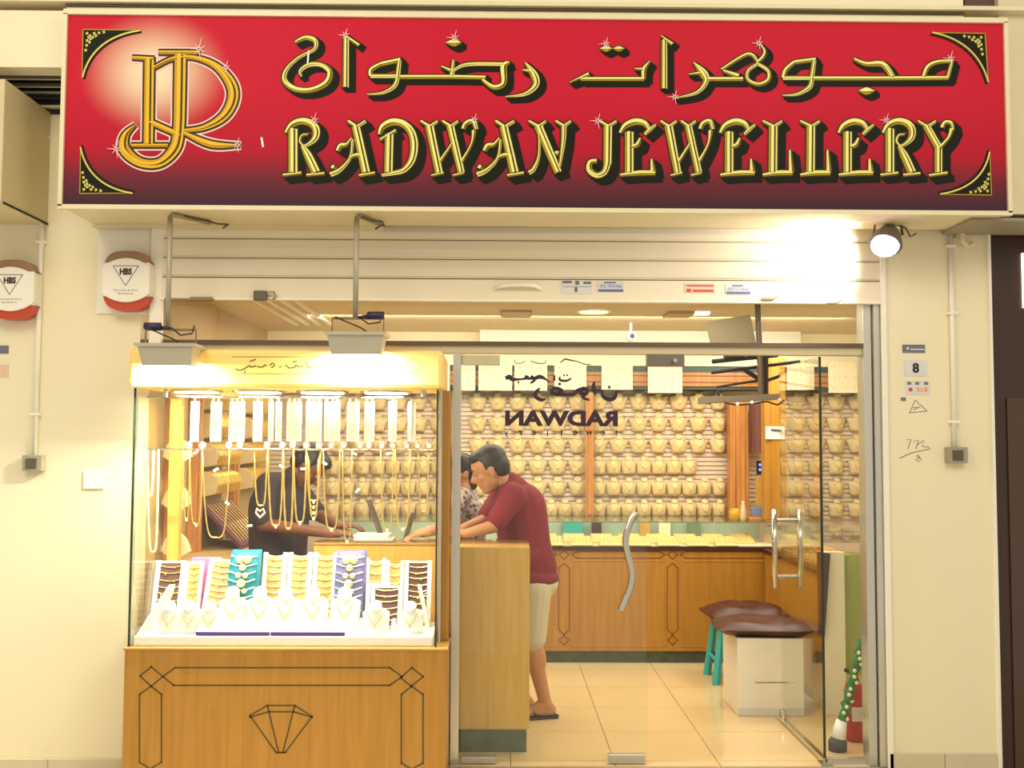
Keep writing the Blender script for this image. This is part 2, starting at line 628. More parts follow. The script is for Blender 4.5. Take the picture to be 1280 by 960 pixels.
# door leaf closed
d1 = thing('door_1', (0.3, 0.05, 0), 'closed clear glass door leaf with wavy steel handle and mirrored vinyl lettering', None, kind='structure')
dx0, dx1 = X(577, 700, .05), X(808, 700, .05)
box1('pane', glass_m, dx0, dx1, 0.045, 0.055, 0.012, zt0 - .006, d1)
for (a, b, c, d) in ((577, 625, 445, 457), (577, 620, 945, 957), (760, 806, 942, 957)):
    box1('patch_fitting', alu_m if c > 900 else mat('tarnished_steel', (200, 188, 150), 0.4, metal=0.3), X(a, c, .05), X(b, c, .05), 0.03, 0.07, max(.004, Z(700, d, .05)), Z(700, c, .05), d1, 0.003)
h = MB(); h.smooth = True
pts = [(796, 640, .015), (788, 653, .017), (782, 673, .018), (784, 690, .018), (788, 706, .018), (790, 720, .018), (787, 738, .019), (781, 752, .02), (776, 763, .02)]
cp_ = cat_rom(pts, 4)
h.tube([at(p[0], p[1], 0.0) for p in cp_], [p[2] for p in cp_], 12)
hh = h.build('handle', steel_m, d1)
MB().tube([at(785, 662, 0.0), at(785, 662, 0.05)], 0.01).tube([at(784, 746, 0.0), at(784, 746, 0.05)], 0.01).build('handle_stud', steel_m, hh)
# vinyl lettering, mirrored as in the photograph
YD = 0.043
fnD = lambda px, py, l: at(px, py, YD - l)
v = MB()
text_bm(v, 'RADWAN', X(702, 523, YD), Z(702, 523, YD), YD, 0.085, X(773, 523, YD) - X(632, 523, YD), mirror=True, bold=0.05)
v.build('lettering', decal_m, d1, fixnorm=False)
v = MB()
for i, ch in enumerate('Jewellery'):
    px = 771 - i * 17.3
    text_bm(v, ch, X(px, 541, YD), Z(px, 541 + (2 if ch == 'y' else 0), YD), YD, 0.034 if ch in 'Jl' else 0.026 if ch != 'y' else 0.034, mirror=True, bold=0.02)
v.build('lettering', decal_m, d1, fixnorm=False)
v = MB()
AR = [  # mirrored Arabic, photo pixels
    [(632, 473, 2.2), (637, 471, 2.6), (640, 474, 2.2), (652, 474, 1), (660, 472, 1.8), (656, 470, 1)], [(655, 473, 1), (665, 473, 1.5), (664, 470, 1.6), (668, 475, 1.6), (663, 479, 1)],
    [(647, 478, 1.2), (649, 478, 1.2)], [(669, 473, 2), (675, 471, 2.4), (682, 474, 1.2), (687, 478, .8)], [(693, 469, .9), (693, 476, 1.1)],
    [(700, 471, .8), (700, 475, 1.3), (708, 476, 1.3), (714, 473, .8)], [(704, 469, .9), (706, 469, .9)], [(708, 469, .9), (710, 469, .9)],
    [(675, 485, .8), (670, 490, 1.8), (670, 496, 2.2), (677, 500, 2), (682, 498, .8)],
    [(690, 487, 1), (694, 485, 1.8), (702, 488, 2), (698, 493, 2.2), (690, 491, 2), (690, 487, 1)], [(697, 493, 2), (716, 493, 2), (722, 488, 2), (731, 485, 2)], [(698, 480, 1.6), (701, 480, 1.6)],
    [(727, 487, 1.6), (733, 486, 2.2), (733, 492, 2), (726, 492, 2), (727, 487, 1.6)], [(731, 491, 2), (729, 497, 1.8), (737, 500, 1)],
    [(743, 477, .8), (742, 484, 2.4), (744, 492, 1.8)], [(753, 487, 1), (753, 494, 1.8), (760, 499, 2.6), (768, 497, 2.4), (771, 489, 1)], [(760, 484, 1.6), (763, 484, 1.6)],
]
for k, s in enumerate(AR):
    ribbon(v, s, fnD, grow=.25)
v.build('arabic_lettering', decal_m, d1, fixnorm=False)
# swirl line printed on the glass above the lettering
v = MB()
for s in ([(643, 450, .5), (645, 454, .5), (652, 454, .5), (656, 451, .5)], [(663, 451, .5), (672, 454, .6), (681, 454, .5), (682, 450, .5)], [(700, 454, .5), (706, 449, .9), (712, 450, .9), (722, 452, .6), (730, 455, .7), (738, 456, .6)]):
    ribbon(v, s, fnD)
v.build('swirl_print', decal_m, d1, fixnorm=False)
# frosted bracket over the leaf edge
lk = thing('door_lock_patch', (X(831, 450, .04), 0.04, Z(831, 458, .04)), 'grey steel lock patch hanging under the transom rail', 'lock')
box1('body', mat('satin_steel_dark', (120, 112, 100), 0.35, metal=0.6), X(808, 452, .04), X(855, 452, .04), 0.02, 0.08, Z(831, 458, .04), zt0, lk, 0.003)
MB().lathe([(0.012, -0.03), (0.012, 0)], (X(843, 450, .02), 0.02, Z(843, 451, .02)), 10, 'Y').build('cylinder', steel_m, lk)

# open leaf, swung 90 degrees into the shop
d2 = thing('door_2', (xh, 0.1, 0), 'open glass door leaf swung inward with twin steel bar handles', None, kind='structure')
DL = 0.84
box1('pane', glass_m, xh - .005, xh + .005, 0.04, DL, 0.03, zt0 - .006, d2)
box1('glass_edge', glass_e, xh - .006, xh + .006, 0.036, 0.046, 0.03, zt0 - .006, d2)
box1('bottom_shoe', steel_m, xh - .012, xh + .012, 0.03, DL, 0.008, 0.035, d2)
MB().lathe([(0.035, -0.012), (0.04, 0), (0.035, .012)], (xh - .01, DL - .02, 0.05), 14, 'X').build('floor_catch', steel_m, d2)
box1('pivot_plate', steel_m, xh - .03, xh + .03, 0.0, 0.07, 0.0, 0.012, d2)
hz0, hz1 = Z(987, 735, .7), Z(987, 637, .7)
for s in (-1, 1):
    m = MB(); m.smooth = True
    m.tube([(xh + s * .078, DL - .14, hz0), (xh + s * .078, DL - .14, hz1)], 0.018, 12)
    hb = m.build('bar_handle', steel_m, d2)
    m = MB()
    for z in (hz0 + .07, hz1 - .06):
        m.tube([(xh + s * .078, DL - .14, z), (xh, DL - .14, z)], 0.012, 10)
    m.build('handle_stud', steel_m, hb)

# ================================================================== ROLLER SHUTTER
YS = -0.02
sh = thing('roller_shutter', (0.06, YS, 2.46), 'cream steel roller shutter raised above the glass front', 'shutter')
sx0, sx1 = X(203, 330, YS), X(1099, 330, YS)
edges = [283, 301, 325, 349]
for a, b in zip(edges[:-1], edges[1:]):
    z1, z0 = Z(640, a, YS), Z(640, b, YS)
    m = MB()
    prof = [(0.0, z1), (-0.012, z1 - .006), (-0.016, (z0 + z1) / 2), (-0.012, z0 + .012), (-0.004, z0 + .008), (-0.004, z0 + .003), (0, z0 + .001), (0.008, z0), (0.008, z1)]
    m.prism([(sx0, YS + y, z) for y, z in prof], (sx1 - sx0, 0, 0))
    m.build('slat', shut_m, sh)
    box1('slat_gap', groove_m, sx0, sx1, YS - .002, YS + .008, z0 - .003, z0 + .003, sh)  # solid dark strip painted in as the shade between slats
zb0, zb1 = Z(640, 378, YS), Z(640, 350, YS)
box1('bottom_bar', shut_m, sx0, sx1, YS - .014, YS + .01, zb0 + .014, zb1, sh, 0.003)
box1('bottom_lip', white_m, sx0, sx1, YS - .03, YS + .012, zb0, zb0 + .014, sh, 0.003)
m = MB(); m.smooth = True
m.tube([at(p[0], p[1], p[2]) for p in ((618, 361, -.034), (628, 357, -.06), (650, 356, -.07), (668, 357, -.06), (677, 362, -.034))], 0.011, 8)
m.build('pull_handle', white_m, sh)
g = MB()
g.box(X(318, 371, -.05), X(334, 371, -.05), -0.075, -0.034, Z(320, 376, -.05), Z(320, 364, -.05))
lo = g.build('padlock', mat('padlock_steel', (96, 88, 74), 0.4, metal=0.6), sh, 0.003)
MB().tube([at(334, 366, -.06), at(342, 365, -.06), at(345, 370, -.06), at(341, 375, -.06), at(334, 375, -.06)], 0.006, 6).build('shackle', steel_m, lo)
for (a, b, c, d, kind) in ((702, 740, 350, 367, 'pale'), (747, 780, 351, 365, 'blue'), (856, 894, 354, 366, 'pink'), (907, 939, 355, 368, 'blue')):
    YK = YS - .0155
    pl = box1('sticker', plate_m if kind != 'pink' else mat('pink_paper', (226, 196, 180), .6), X(a, d, YK), X(b, d, YK), YK - .001, YK, Z(a, d, YK), Z(a, c, YK), sh)
    g = MB()
    YT = YK - .0016
    if kind == 'blue':
        g.box(X(a + 1, d, YT), X(b - 1, d, YT), YT, YT + .0005, Z(a, d - .5, YT), Z(a, d - 3.5, YT))
        text_bm(g, '050 7836466' if a < 800 else '050 5716562', X((a + b) / 2, c + 6.5, YT), Z((a + b) / 2, c + 6.5, YT), YT, 0.018, X(b - 3, d, YT) - X(a + 2, d, YT))
        g.box(X(a + 8, d, YT), X(b - 10, d, YT), YT, YT + .0005, Z(a, c + 3, YT), Z(a, c + 1.2, YT))
        g.build('print', blue_print_m, pl, fixnorm=False)
    elif kind == 'pale':
        for (u, w_, t_, q) in ((703, 715, 351, 354), (719, 724, 351, 356), (729, 739, 352, 355), (703, 739, 358, 358.6), (718, 722, 359, 365)):
            g.box(X(u, q, YT), X(w_, q, YT), YT, YT + .0005, Z(u, q, YT), Z(u, t_, YT))
        g.build('print', grey_print_m, pl, fixnorm=False)['kind'] = 'stuff'
    else:
        g.box(X(866, 362, YT), X(892, 362, YT), YT, YT + .0005, Z(870, 365, YT), Z(870, 362, YT))
        g.box(X(858, 360, YT), X(864, 360, YT), YT, YT + .0005, Z(860, 365, YT), Z(860, 361, YT))
        g.box(X(858, 356, YT), X(892, 356, YT), YT, YT + .0005, Z(860, 358, YT), Z(860, 356, YT))
        g.build('print', redp_m, pl, fixnorm=False)['kind'] = 'stuff'
for (a, b, y) in ((952, 972, 374), (1034, 1052, 378)):
    g = MB()
    g.tube([at(a, y, -.05), at(b - 6, y, -.05)], 0.011, 8)
    g.tube([at(b - 6, y, -.05), at(b, y - 3, -.05)], 0.006, 6)
    g.build('side_latch', mat('latch_steel', (176, 156, 128), .4, metal=.5), sh)
# bolt rail at the left of the shutter
MB().tube([at(206, 374, -.05), at(268, 375, -.05)], 0.008, 8).tube([at(238, 374, -.045), at(266, 374, -.045)], 0.013, 8).build('slide_bolt', mat('bolt_steel', (150, 130, 104), .4, metal=.5), sh)
# guides
struct(box1('trim_5', white_m, X(188, 330, -.04), X(203, 330, -.04), -0.04, 0.0, 2.12, 2.86, None, 0.003), 'white left shutter guide channel')
struct(box1('trim_6', white_m, X(1100, 330, -.04), X(1107, 330, -.04), -0.045, -0.03, 0.0, 2.86, None, 0.003), 'white right shutter guide channel')

# ================================================================== SIGN
YG = -0.5
gx0, gx1 = X(82, 140, YG), X(1256, 140, YG)
gz0, gz1 = Z(640, 262, YG), Z(640, 23, YG)
sign = thing('shop_sign', ((gx0 + gx1) / 2, YG, gz0), 'large red shop sign with gold Arabic and English lettering and monogram', 'sign')


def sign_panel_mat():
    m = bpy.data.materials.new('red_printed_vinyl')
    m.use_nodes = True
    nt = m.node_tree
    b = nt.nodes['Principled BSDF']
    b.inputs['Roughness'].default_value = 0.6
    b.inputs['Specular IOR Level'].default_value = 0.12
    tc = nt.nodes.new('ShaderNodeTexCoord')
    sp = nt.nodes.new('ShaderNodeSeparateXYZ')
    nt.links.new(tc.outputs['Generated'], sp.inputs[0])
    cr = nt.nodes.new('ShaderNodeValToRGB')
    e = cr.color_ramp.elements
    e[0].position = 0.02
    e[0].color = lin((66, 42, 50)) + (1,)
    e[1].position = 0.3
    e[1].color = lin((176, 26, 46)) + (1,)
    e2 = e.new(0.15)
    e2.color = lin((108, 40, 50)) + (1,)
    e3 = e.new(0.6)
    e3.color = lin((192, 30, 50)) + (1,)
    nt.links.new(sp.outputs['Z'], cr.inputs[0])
    # printed pale halo behind the monogram
    mp = nt.nodes.new('ShaderNodeMapping')
    mp.inputs['Location'].default_value = (-0.093 * 12, 0, -0.70 * 2.9)
    mp.inputs['Scale'].default_value = (12, 0, 2.9)
    nt.links.new(tc.outputs['Generated'], mp.inputs[0])
    gr = nt.nodes.new('ShaderNodeTexGradient')
    gr.gradient_type = 'SPHERICAL'
    nt.links.new(mp.outputs[0], gr.inputs[0])
    c2 = nt.nodes.new('ShaderNodeValToRGB')
    c2.color_ramp.interpolation = 'EASE'
    c2.color_ramp.elements[0].position = 0.0
    c2.color_ramp.elements[1].position = 0.95
    nt.links.new(gr.outputs['Fac'], c2.inputs[0])
    mx = nt.nodes.new('ShaderNodeMix')
    mx.data_type = 'RGBA'
    mx.inputs['B'].default_value = lin((232, 212, 176)) + (1,)
    nt.links.new(c2.outputs[0], mx.inputs['Factor'])
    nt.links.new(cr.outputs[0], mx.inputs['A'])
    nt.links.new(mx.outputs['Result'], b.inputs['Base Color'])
    return m


box1('sign_box', frame_m, gx0 - .01, gx1 + .01, YG + .015, -0.1, gz0, gz1, sign)
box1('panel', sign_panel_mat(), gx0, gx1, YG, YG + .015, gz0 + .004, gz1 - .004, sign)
g = MB()
g.box(gx0 - .02, gx1 + .02, YG - .015, YG + .02, gz1 - .004, gz1 + .022)
g.box(gx0 - .02, gx1 + .02, YG - .015, YG + .02, gz0 - .014, gz0 + .008)
g.box(gx0 - .02, gx0, YG - .015, YG + .02, gz0, gz1)
g.box(gx1, gx1 + .02, YG - .015, YG + .02, gz0, gz1)
g.build('frame', frame_m, sign)

p_sh = mat('print_olive_black', (26, 28, 18), 0.6, spec=0.12)
p_g1 = mat('print_pale_gold', (238, 228, 132), 0.4, spec=0.12)
p_g2 = mat('print_deep_gold', (166, 144, 38), 0.35, spec=0.12)
p_g3 = mat('print_dark_gold', (52, 44, 12), 0.4, spec=0.12)
p_w = mat('print_pink_white', (244, 200, 196), 0.5, spec=0.12)
p_y = mat('print_yellow_gold', (226, 178, 40), 0.35, spec=0.12)


def sfn(px, py, l):
    q = at(px, py, YG)
    return Vector((q.x, YG - 0.001 - l, q.z))


def lift(d):
    return lambda px, py, l: sfn(px, py, l + d)


def gold_glyph(name, strokes, label=None, ox=0, oy=0, sc=1.0, shadow=5.0, rim=1.0, halo=0.0, cols=None):
    """strokes in crop pixels -> photo pixels ; layers: print shadow, dark rim, two-tone gold"""
    m = MB()
    P = [[(ox + x * sc, oy + y * sc, w * sc) for x, y, w in s] for s in strokes]
    for k, s in enumerate(P):
        if halo:
            ribbon(m, s, lift(0.0004 + k * .00003), grow=halo, mats=(4, 4))
        if shadow:
            for q in range(3):
                f = shadow * (q + 1) / 3
                ribbon(m, s, lift(0.0008 - q * .0001 + k * .00001), grow=2.4, off=(f, f * .8), mats=(0, 0))
        ribbon(m, s, lift(0.002 + k * .00005), grow=rim, mats=(3, 3))
        ribbon(m, s, lift(0.003 + k * .0001), ridge=0.004, grow=-0.2, mats=(1, 2))
        # printed bevel: dark line right of the middle, pale streak left of it
        ribbon(m, [(x + w * .38, y + w * .12, w * 0.16) for x, y, w in s], lift(0.0078 + k * .0001), mats=(3, 3))
        ribbon(m, [(x - w * .18, y - w * .1, w * 0.3) for x, y, w in s], lift(0.0084 + k * .0001), mats=(1, 1))
    o = m.build(name, [p_sh, p_g1, p_g2, p_g3, p_w] if not cols else cols, sign, fixnorm=False)
    if label:
        o['label'] = label
    return o


GL = {
    'R': (190, [[(45, 42, 18), (45, 238, 18)], [(0, 250, 6), (85, 240, 6)], [(12, 62, 6), (40, 24, 11), (85, 8, 13), (128, 18, 14), (150, 45, 15), (148, 80, 13), (122, 108, 8), (92, 120, 5)], [(95, 120, 4), (78, 98, 5), (88, 72, 5), (115, 68, 4)], [(88, 118, 8), (115, 165, 16), (150, 238, 17)], [(108, 250, 6), (190, 242, 6)]]),
    'A': (210, [[(122, 30, 16), (168, 238, 17)], [(88, 8, 7), (120, 30, 7)], [(168, 8, 7), (132, 30, 7)], [(108, 90, 6), (98, 170, 6), (52, 225, 9), (8, 246, 11)], [(20, 222, 11), (26, 208, 11)], [(40, 142, 8), (55, 118, 10), (82, 112, 7), (104, 84, 5)], [(98, 172, 5), (125, 160, 8), (158, 164, 5)], [(138, 252, 6), (210, 240, 6)]]),
    'D': (180, [[(50, 66, 17), (46, 238, 17)], [(5, 68, 7), (20, 34, 12), (62, 12, 14), (110, 18, 14), (148, 52, 15), (164, 110, 16), (154, 180, 14), (118, 226, 11), (70, 240, 9), (16, 250, 6)], [(8, 92, 6), (82, 50, 7)]]),
    'W': (270, [[(38, 28, 17), (82, 240, 15)], [(0, 8, 6), (36, 30, 7)], [(76, 8, 6), (44, 30, 7)], [(86, 190, 7), (142, 108, 5)], [(132, 28, 15), (182, 238, 14)], [(98, 8, 6), (130, 30, 7)], [(168, 8, 6), (138, 30, 7)], [(184, 190, 7), (228, 112, 5), (240, 50, 9)], [(190, 44, 8), (204, 18, 9), (236, 10, 10), (250, 46, 8)], [(48, 252, 5), (104, 240, 5)], [(145, 252, 5), (196, 240, 5)]]),
    'N': (190, [[(42, 28, 17), (134, 238, 15)], [(46, 52, 5), (46, 160, 6), (22, 222, 9), (0, 238, 10)], [(0, 8, 6), (38, 30, 7)], [(78, 8, 6), (48, 30, 7)], [(160, 28, 11), (156, 110, 9), (140, 215, 5)], [(122, 8, 6), (156, 28, 7)], [(192, 8, 6), (164, 28, 7)], [(120, 150, 8), (136, 152, 9)]]),
    'J': (138, [[(98, 28, 17), (96, 200, 16)], [(96, 196, 14), (82, 236, 12), (46, 250, 11), (14, 226, 12), (18, 192, 10), (48, 186, 8)], [(62, 8, 6), (96, 30, 7)], [(138, 8, 6), (102, 30, 7)]]),
    'E': (163, [[(40, 56, 17), (40, 238, 17)], [(0, 62, 6), (24, 28, 11), (68, 10, 13), (108, 18, 11), (128, 44, 8)], [(158, 24, 5), (128, 48, 8), (108, 68, 6)], [(50, 122, 6), (76, 114, 9), (90, 84, 5)], [(0, 250, 6), (86, 240, 10), (156, 240, 9)], [(146, 236, 11), (140, 178, 5)]]),
    'L': (145, [[(48, 28, 17), (46, 238, 17)], [(0, 8, 6), (44, 30, 7)], [(88, 8, 6), (54, 30, 7)], [(0, 250, 6), (70, 240, 10), (136, 240, 9)], [(130, 236, 10), (124, 138, 5)]]),
    'Y': (155, [[(36, 28, 14), (94, 132, 15)], [(90, 122, 15), (90, 238, 15)], [(0, 8, 6), (34, 30, 7)], [(78, 8, 6), (46, 30, 7)], [(96, 126, 7), (134, 84, 6), (150, 42, 9)], [(106, 38, 8), (120, 14, 8), (146, 18, 8), (154, 50, 6)], [(48, 252, 6), (130, 240, 6)]]),
}
WORD = [('R', 354, 406), ('A', 411, 469), ('D', 473, 522), ('W', 526, 601), ('A', 594, 655), ('N', 661, 713), ('J', 733, 770.5),
        ('E', 775, 821), ('W', 825.5, 896), ('E', 900, 945), ('L', 953, 993), ('L', 1000, 1040), ('E', 1048, 1093), ('R', 1100, 1150), ('Y', 1147, 1191)]
for ch, x0, x1 in WORD:
    w, st = GL[ch]
    sx = (x1 - x0) / w
    sy = 72.0 / 258
    P = [[(x0 + x * sx, 149.5 + y * sy, hw * 1.15 * (sx + sy) / 2) for x, y, hw in s] for s in st]
    gold_glyph('letter', P, None, 0, 0, 1.0, shadow=8.5, rim=1.4)

c2 = (340, 20, 1 / 3.556); c3 = (680, 20, 1 / 4.364); c4 = (940, 10, 1 / 3.556)
ARAB = [
    (c2, [[(105, 118, 7), (150, 98, 10), (192, 112, 11), (188, 150, 8), (120, 186, 7), (66, 238, 9), (56, 288, 12), (102, 325, 12), (172, 330, 11), (240, 300, 13), (258, 250, 12), (220, 218, 10), (165, 218, 10), (126, 246, 8), (132, 272, 4)]]),
    (c2, [[(330, 96, 13), (328, 318, 14)], [(330, 92, 6), (388, 132, 7)]]),
    (c2, [[(484, 215, 10), (572, 196, 10)], [(568, 194, 9), (558, 272, 11)], [(560, 268, 9), (438, 268, 9)], [(440, 268, 9), (442, 240, 10), (484, 215, 9)], [(560, 268, 10), (545, 312, 10), (495, 342, 7), (424, 350, 3)], [(570, 272, 9), (800, 272, 9), (950, 275, 9)],
          [(935, 285, 7), (985, 318, 11), (1030, 300, 12), (1030, 225, 14), (1056, 208, 6)], [(1044, 215, 9), (880, 215, 9), (822, 234, 7), (792, 262, 5)], [(806, 198, 6), (800, 268, 11)], [(754, 226, 5), (795, 244, 8)]]),
    (c2, [[(772, 120, 2), (810, 120, 17), (842, 120, 2)]]),
    (c2, [[(1126, 210, 5), (1164, 262, 17), (1172, 308, 14), (1124, 348, 9), (1038, 360, 3)], [(1112, 242, 4), (1152, 246, 9)]]),
    (c3, [[(138, 365, 4), (246, 318, 11)], [(200, 345, 11), (546, 345, 11)], [(544, 348, 11), (546, 292, 13), (578, 248, 4)], [(494, 290, 6), (545, 292, 9)]]),
    (c3, [[(304, 180, 2), (338, 180, 17), (372, 180, 2)], [(376, 180, 2), (408, 180, 15), (438, 180, 2)]]),
    (c3, [[(655, 132, 16), (655, 398, 17)], [(638, 110, 5), (700, 156, 10)]]),
    (c3, [[(816, 256, 5), (868, 315, 23), (882, 360, 15), (830, 420, 10), (706, 450, 3)], [(788, 320, 5), (855, 312, 9)], [(890, 345, 11), (1085, 345, 11)],
          [(966, 295, 8), (1110, 210, 10), (1164, 250, 9)], [(976, 300, 8), (1060, 330, 14)], [(1165, 262, 9), (1112, 300, 10), (1112, 350, 10), (1170, 374, 10), (1222, 350, 11), (1222, 300, 10), (1165, 262, 9)], [(1160, 258, 9), (1196, 222, 10), (1202, 188, 8), (1172, 152, 3)]]),
    (c4, [[(188, 242, 9), (282, 230, 9)], [(276, 230, 9), (264, 312, 11)], [(264, 312, 9), (136, 312, 9)], [(138, 312, 9), (150, 276, 10), (188, 242, 9)], [(264, 312, 10), (255, 352, 11), (200, 384, 7), (134, 390, 3)], [(270, 314, 9), (560, 314, 9), (872, 312, 9)],
          [(452, 228, 7), (505, 250, 10), (580, 252, 13), (622, 308, 13)], [(762, 306, 9), (780, 264, 10), (822, 242, 9), (888, 238, 8)], [(888, 236, 7), (866, 314, 9)]]),
    (c4, [[(472, 370, 2), (508, 370, 17), (544, 370, 2)]]),
]
for (ox, oy, s), st in ARAB:
    gold_glyph('arabic_letter', st, None, ox, oy, s, shadow=6.5, rim=1.2)
# monogram
c1 = (80, 10, 1 / 3.692)
gold_glyph('monogram', [
    [(318, 230, 8), (415, 236, 9)], [(395, 235, 22), (390, 630, 22)], [(313, 635, 8), (482, 635, 8)],
    [(400, 528, 12), (500, 572, 12), (540, 590, 10)],
    [(415, 278, 8), (500, 236, 9), (600, 230, 10), (700, 268, 15), (768, 345, 23), (780, 420, 24), (738, 500, 20), (650, 552, 12), (556, 566, 8)],
    [(556, 578, 8), (680, 630, 15), (815, 635, 5)],
    [(440, 206, 9), (628, 206, 9)],
    [(538, 215, 26), (535, 400, 26), (530, 570, 25), (508, 655, 25), (440, 716, 20), (350, 712, 20), (282, 655, 24), (284, 590, 16), (330, 542, 5)]],
    'gold interlaced R and J monogram with pale outline', *c1, shadow=0, rim=2.3, halo=4.2, cols=[p_sh, p_y, mat('print_orange_gold', (206, 150, 26), .5, spec=.12), p_g3, p_w])


# corner ornaments
def ornament(cx, cy, ax, ay, bx, by):
    m = MB()
    n = 10
    curve = []
    # concave edge from the horizontal arm tip to the vertical arm tip
    kx, ky = cx + (ax - cx) * 0.16 + (bx - cx) * 0.1, cy + (by - cy) * 0.16 + (ay - cy) * 0.1
    for i in range(n + 1):
        t = i / n
        x = (1 - t) ** 2 * ax + 2 * t * (1 - t) * kx + t * t * bx
        y = (1 - t) ** 2 * ay + 2 * t * (1 - t) * ky + t * t * by
        curve.append((x, y))
    for i in range(n):
        a, b = curve[i], curve[i + 1]
        m.add([sfn(cx, cy, .001), sfn(a[0], a[1], .001), sfn(b[0], b[1], .001)], [(0, 1, 2)])
    ribbon(m, [(x, y, 1.1) for x, y in curve], lift(.002), mats=(1, 2), ridge=.001)
    ribbon(m, [(x + 2.2 * (1 if cx < 600 else -1), y + 2.2 * (1 if cy < 140 else -1), 1.3) for x, y in curve], lift(.0012), mats=(0, 0))
    ribbon(m, [(cx, cy, .7), (ax, ay, .5)], lift(.002), mats=(2, 2))
    ribbon(m, [(cx, cy, .7), (bx, by, .5)], lift(.002), mats=(2, 2))
    dx, dy = (1 if ax > cx else -1), (1 if by > cy else -1)
    for (u, v_) in ((9, 8), (5, 5), (14, 5), (5, 14), (12, 10), (9, 12), (20, 4.5), (4.5, 20), (26, 3.4), (3.4, 26), (16, 8), (8, 16), (7, 10)):
        x, y = cx + dx * u, cy + dy * v_
        ribbon(m, [(x - 1.8, y - 1, .3), (x, y, 1.4), (x + 1.8, y + 1, .3)], lift(.0022), mats=(1, 2))
        ribbon(m, [(x - 1, y + 2, .3), (x, y, .8), (x + 1, y - 2, .3)], lift(.0024), mats=(2, 1))
    m.build('corner_ornament', [p_sh, p_g1, p_g2], sign, fixnorm=False)


ornament(104, 37, 175, 38, 103, 97)
ornament(100, 242, 166, 241.5, 101, 184)
ornament(1231, 42, 1165, 41, 1235, 103)
ornament(1239, 244, 1175, 243, 1237, 190)
# printed sparkles
for (x, y, r) in ((249, 62, 15), (283, 85, 9), (297, 182, 10), (146, 187, 12), (432, 45, 9), (568, 48, 10), (757, 56, 9), (948, 55, 9), (843, 122, 9), (1187, 74, 10), (393, 151, 10), (593, 151, 9), (747, 152, 10), (1107, 151, 9)):
    m = MB()
    for k in range(7):
        a = k * 0.9 + .4
        rr = r * (1 if k % 2 else .6)
        ribbon(m, [(x, y, .7), (x + rr * math.cos(a), y - rr * math.sin(a), .15)], lift(.0095), mats=(0, 0))
    m.build('printed_sparkle', p_w, sign, fixnorm=False)
for p_, l_ in (([(327, 172, 1.2), (329, 184, 1.2)], .002), ([(386.5, 64, 1), (385, 80, 1)], .0096)):
    m = MB()
    ribbon(m, p_, lift(l_))
    m.build('white_scratch', white_m, sign, fixnorm=False)

# ================================================================== NEIGHBOURS
nz0, nz1 = Z(62, 281, 0), Z(62, 141, 0)
nb = thing('neighbour_sign', (-2.8, -0.25, nz0), 'beige side of the neighbouring sign box at the upper left edge', 'sign')
nx = X(62, 200, 0)
box1('sign_box', mat('beige_sheet', (206, 190, 146), 0.55), nx - .9, nx, -0.52, -0.001, nz0, nz1, nb, 0.004)
MB().tube([(nx + .004, -.5, nz0 + .002), (nx + .004, -.01, nz0 + .002)], 0.006, 6).build('edge_trim', dark_m, nb)
nb = thing('dark_shopfront', (2.95, 0.06, GZ), 'dark brown neighbouring shopfront at the right edge', 'shopfront')
rx = X(1238, 600, 0)
box1('panel', door_dark_m, rx, 3.8, -0.01, 0.05, GZ, 2.86, nb)
box1('side_strip', white_m, rx - .012, rx + .002, -0.06, -0.012, GZ, 2.86, nb)
box1('recessed_panel', mat('dark_bronze_glass', (74, 52, 38), 0.15), X(1262, 700, -.01), 3.75, -0.022, -0.01, GZ, Z(1262, 497, -.01), nb, 0.003)
box1('wall_lamp_strip', mat('lit_strip', (255, 240, 200), .5, emit=2.0), X(1277, 350, -.01), X(1284, 350, -.01), -0.03, -0.01, Z(1278, 385, -.01), Z(1278, 317, -.01), nb)
nb = thing('neighbour_soffit', (3.0, -0.25, 2.87), 'beige neighbouring fascia box right of the red sign', 'fascia')
box1('fascia', mat('beige_fascia', (214, 200, 164), 0.5), gx1 + .03, 4.0, -0.4, -0.06, 2.87, 4.3, nb)
box1('fascia_cap', mat('dark_brown_cap', (84, 62, 48), 0.6), X(1206, 12, -.36), X(1253, 12, -.36), -0.36, -0.05, Z(1230, 26, -.36), 4.3, nb)
box1('soffit', mat('grey_soffit', (150, 140, 116), .6), X(1203, 275, -.3), 4.0, -0.4, -0.05, 2.835, 2.85, nb)

# conduits, sockets, alarm boxes, plates on the walls
for (xa, y0, y1, yb, lab, nm) in ((52, 143, 570, 577, 'white conduit with grey socket on the left wall', 'left'), (1187, 290, 560, 570, 'white conduit with grey socket on the right pilaster', 'right')):
    YW = 0.0 if nm == 'left' else -0.03
    xb = X(45 if nm == 'left' else 1192, 565, YW)
    zb_, zt_ = Z(xa, y1, YW), Z(xa, y0, YW)
    t = thing('wall_conduit', (xb, YW, zb_ - .08), lab, 'conduit')
    m = MB(); m.smooth = True
    m.tube([(xb, YW - .014, zb_), (xb, YW - .014, zt_)], 0.013, 10)
    m.build('pipe', white_m, t)
    for q in (0.12, 0.62, .93):
        zz = zb_ + (zt_ - zb_) * q
        box1('clip', white_m, xb - .026, xb + .026, YW - .03, YW, zz - .008, zz + .008, t, 0.002)
    so = box1('socket_box', mat('socket_grey', (156, 148, 120), .5), xb - .05, xb + .055, YW - .05, YW, zb_ - .08, zb_ + .005, t, 0.004)
    box1('socket_face', mat('socket_dark', (84, 76, 56), .5), xb - .028, xb + .028, YW - .056, YW - .049, zb_ - .066, zb_ - .012, so, 0.002)

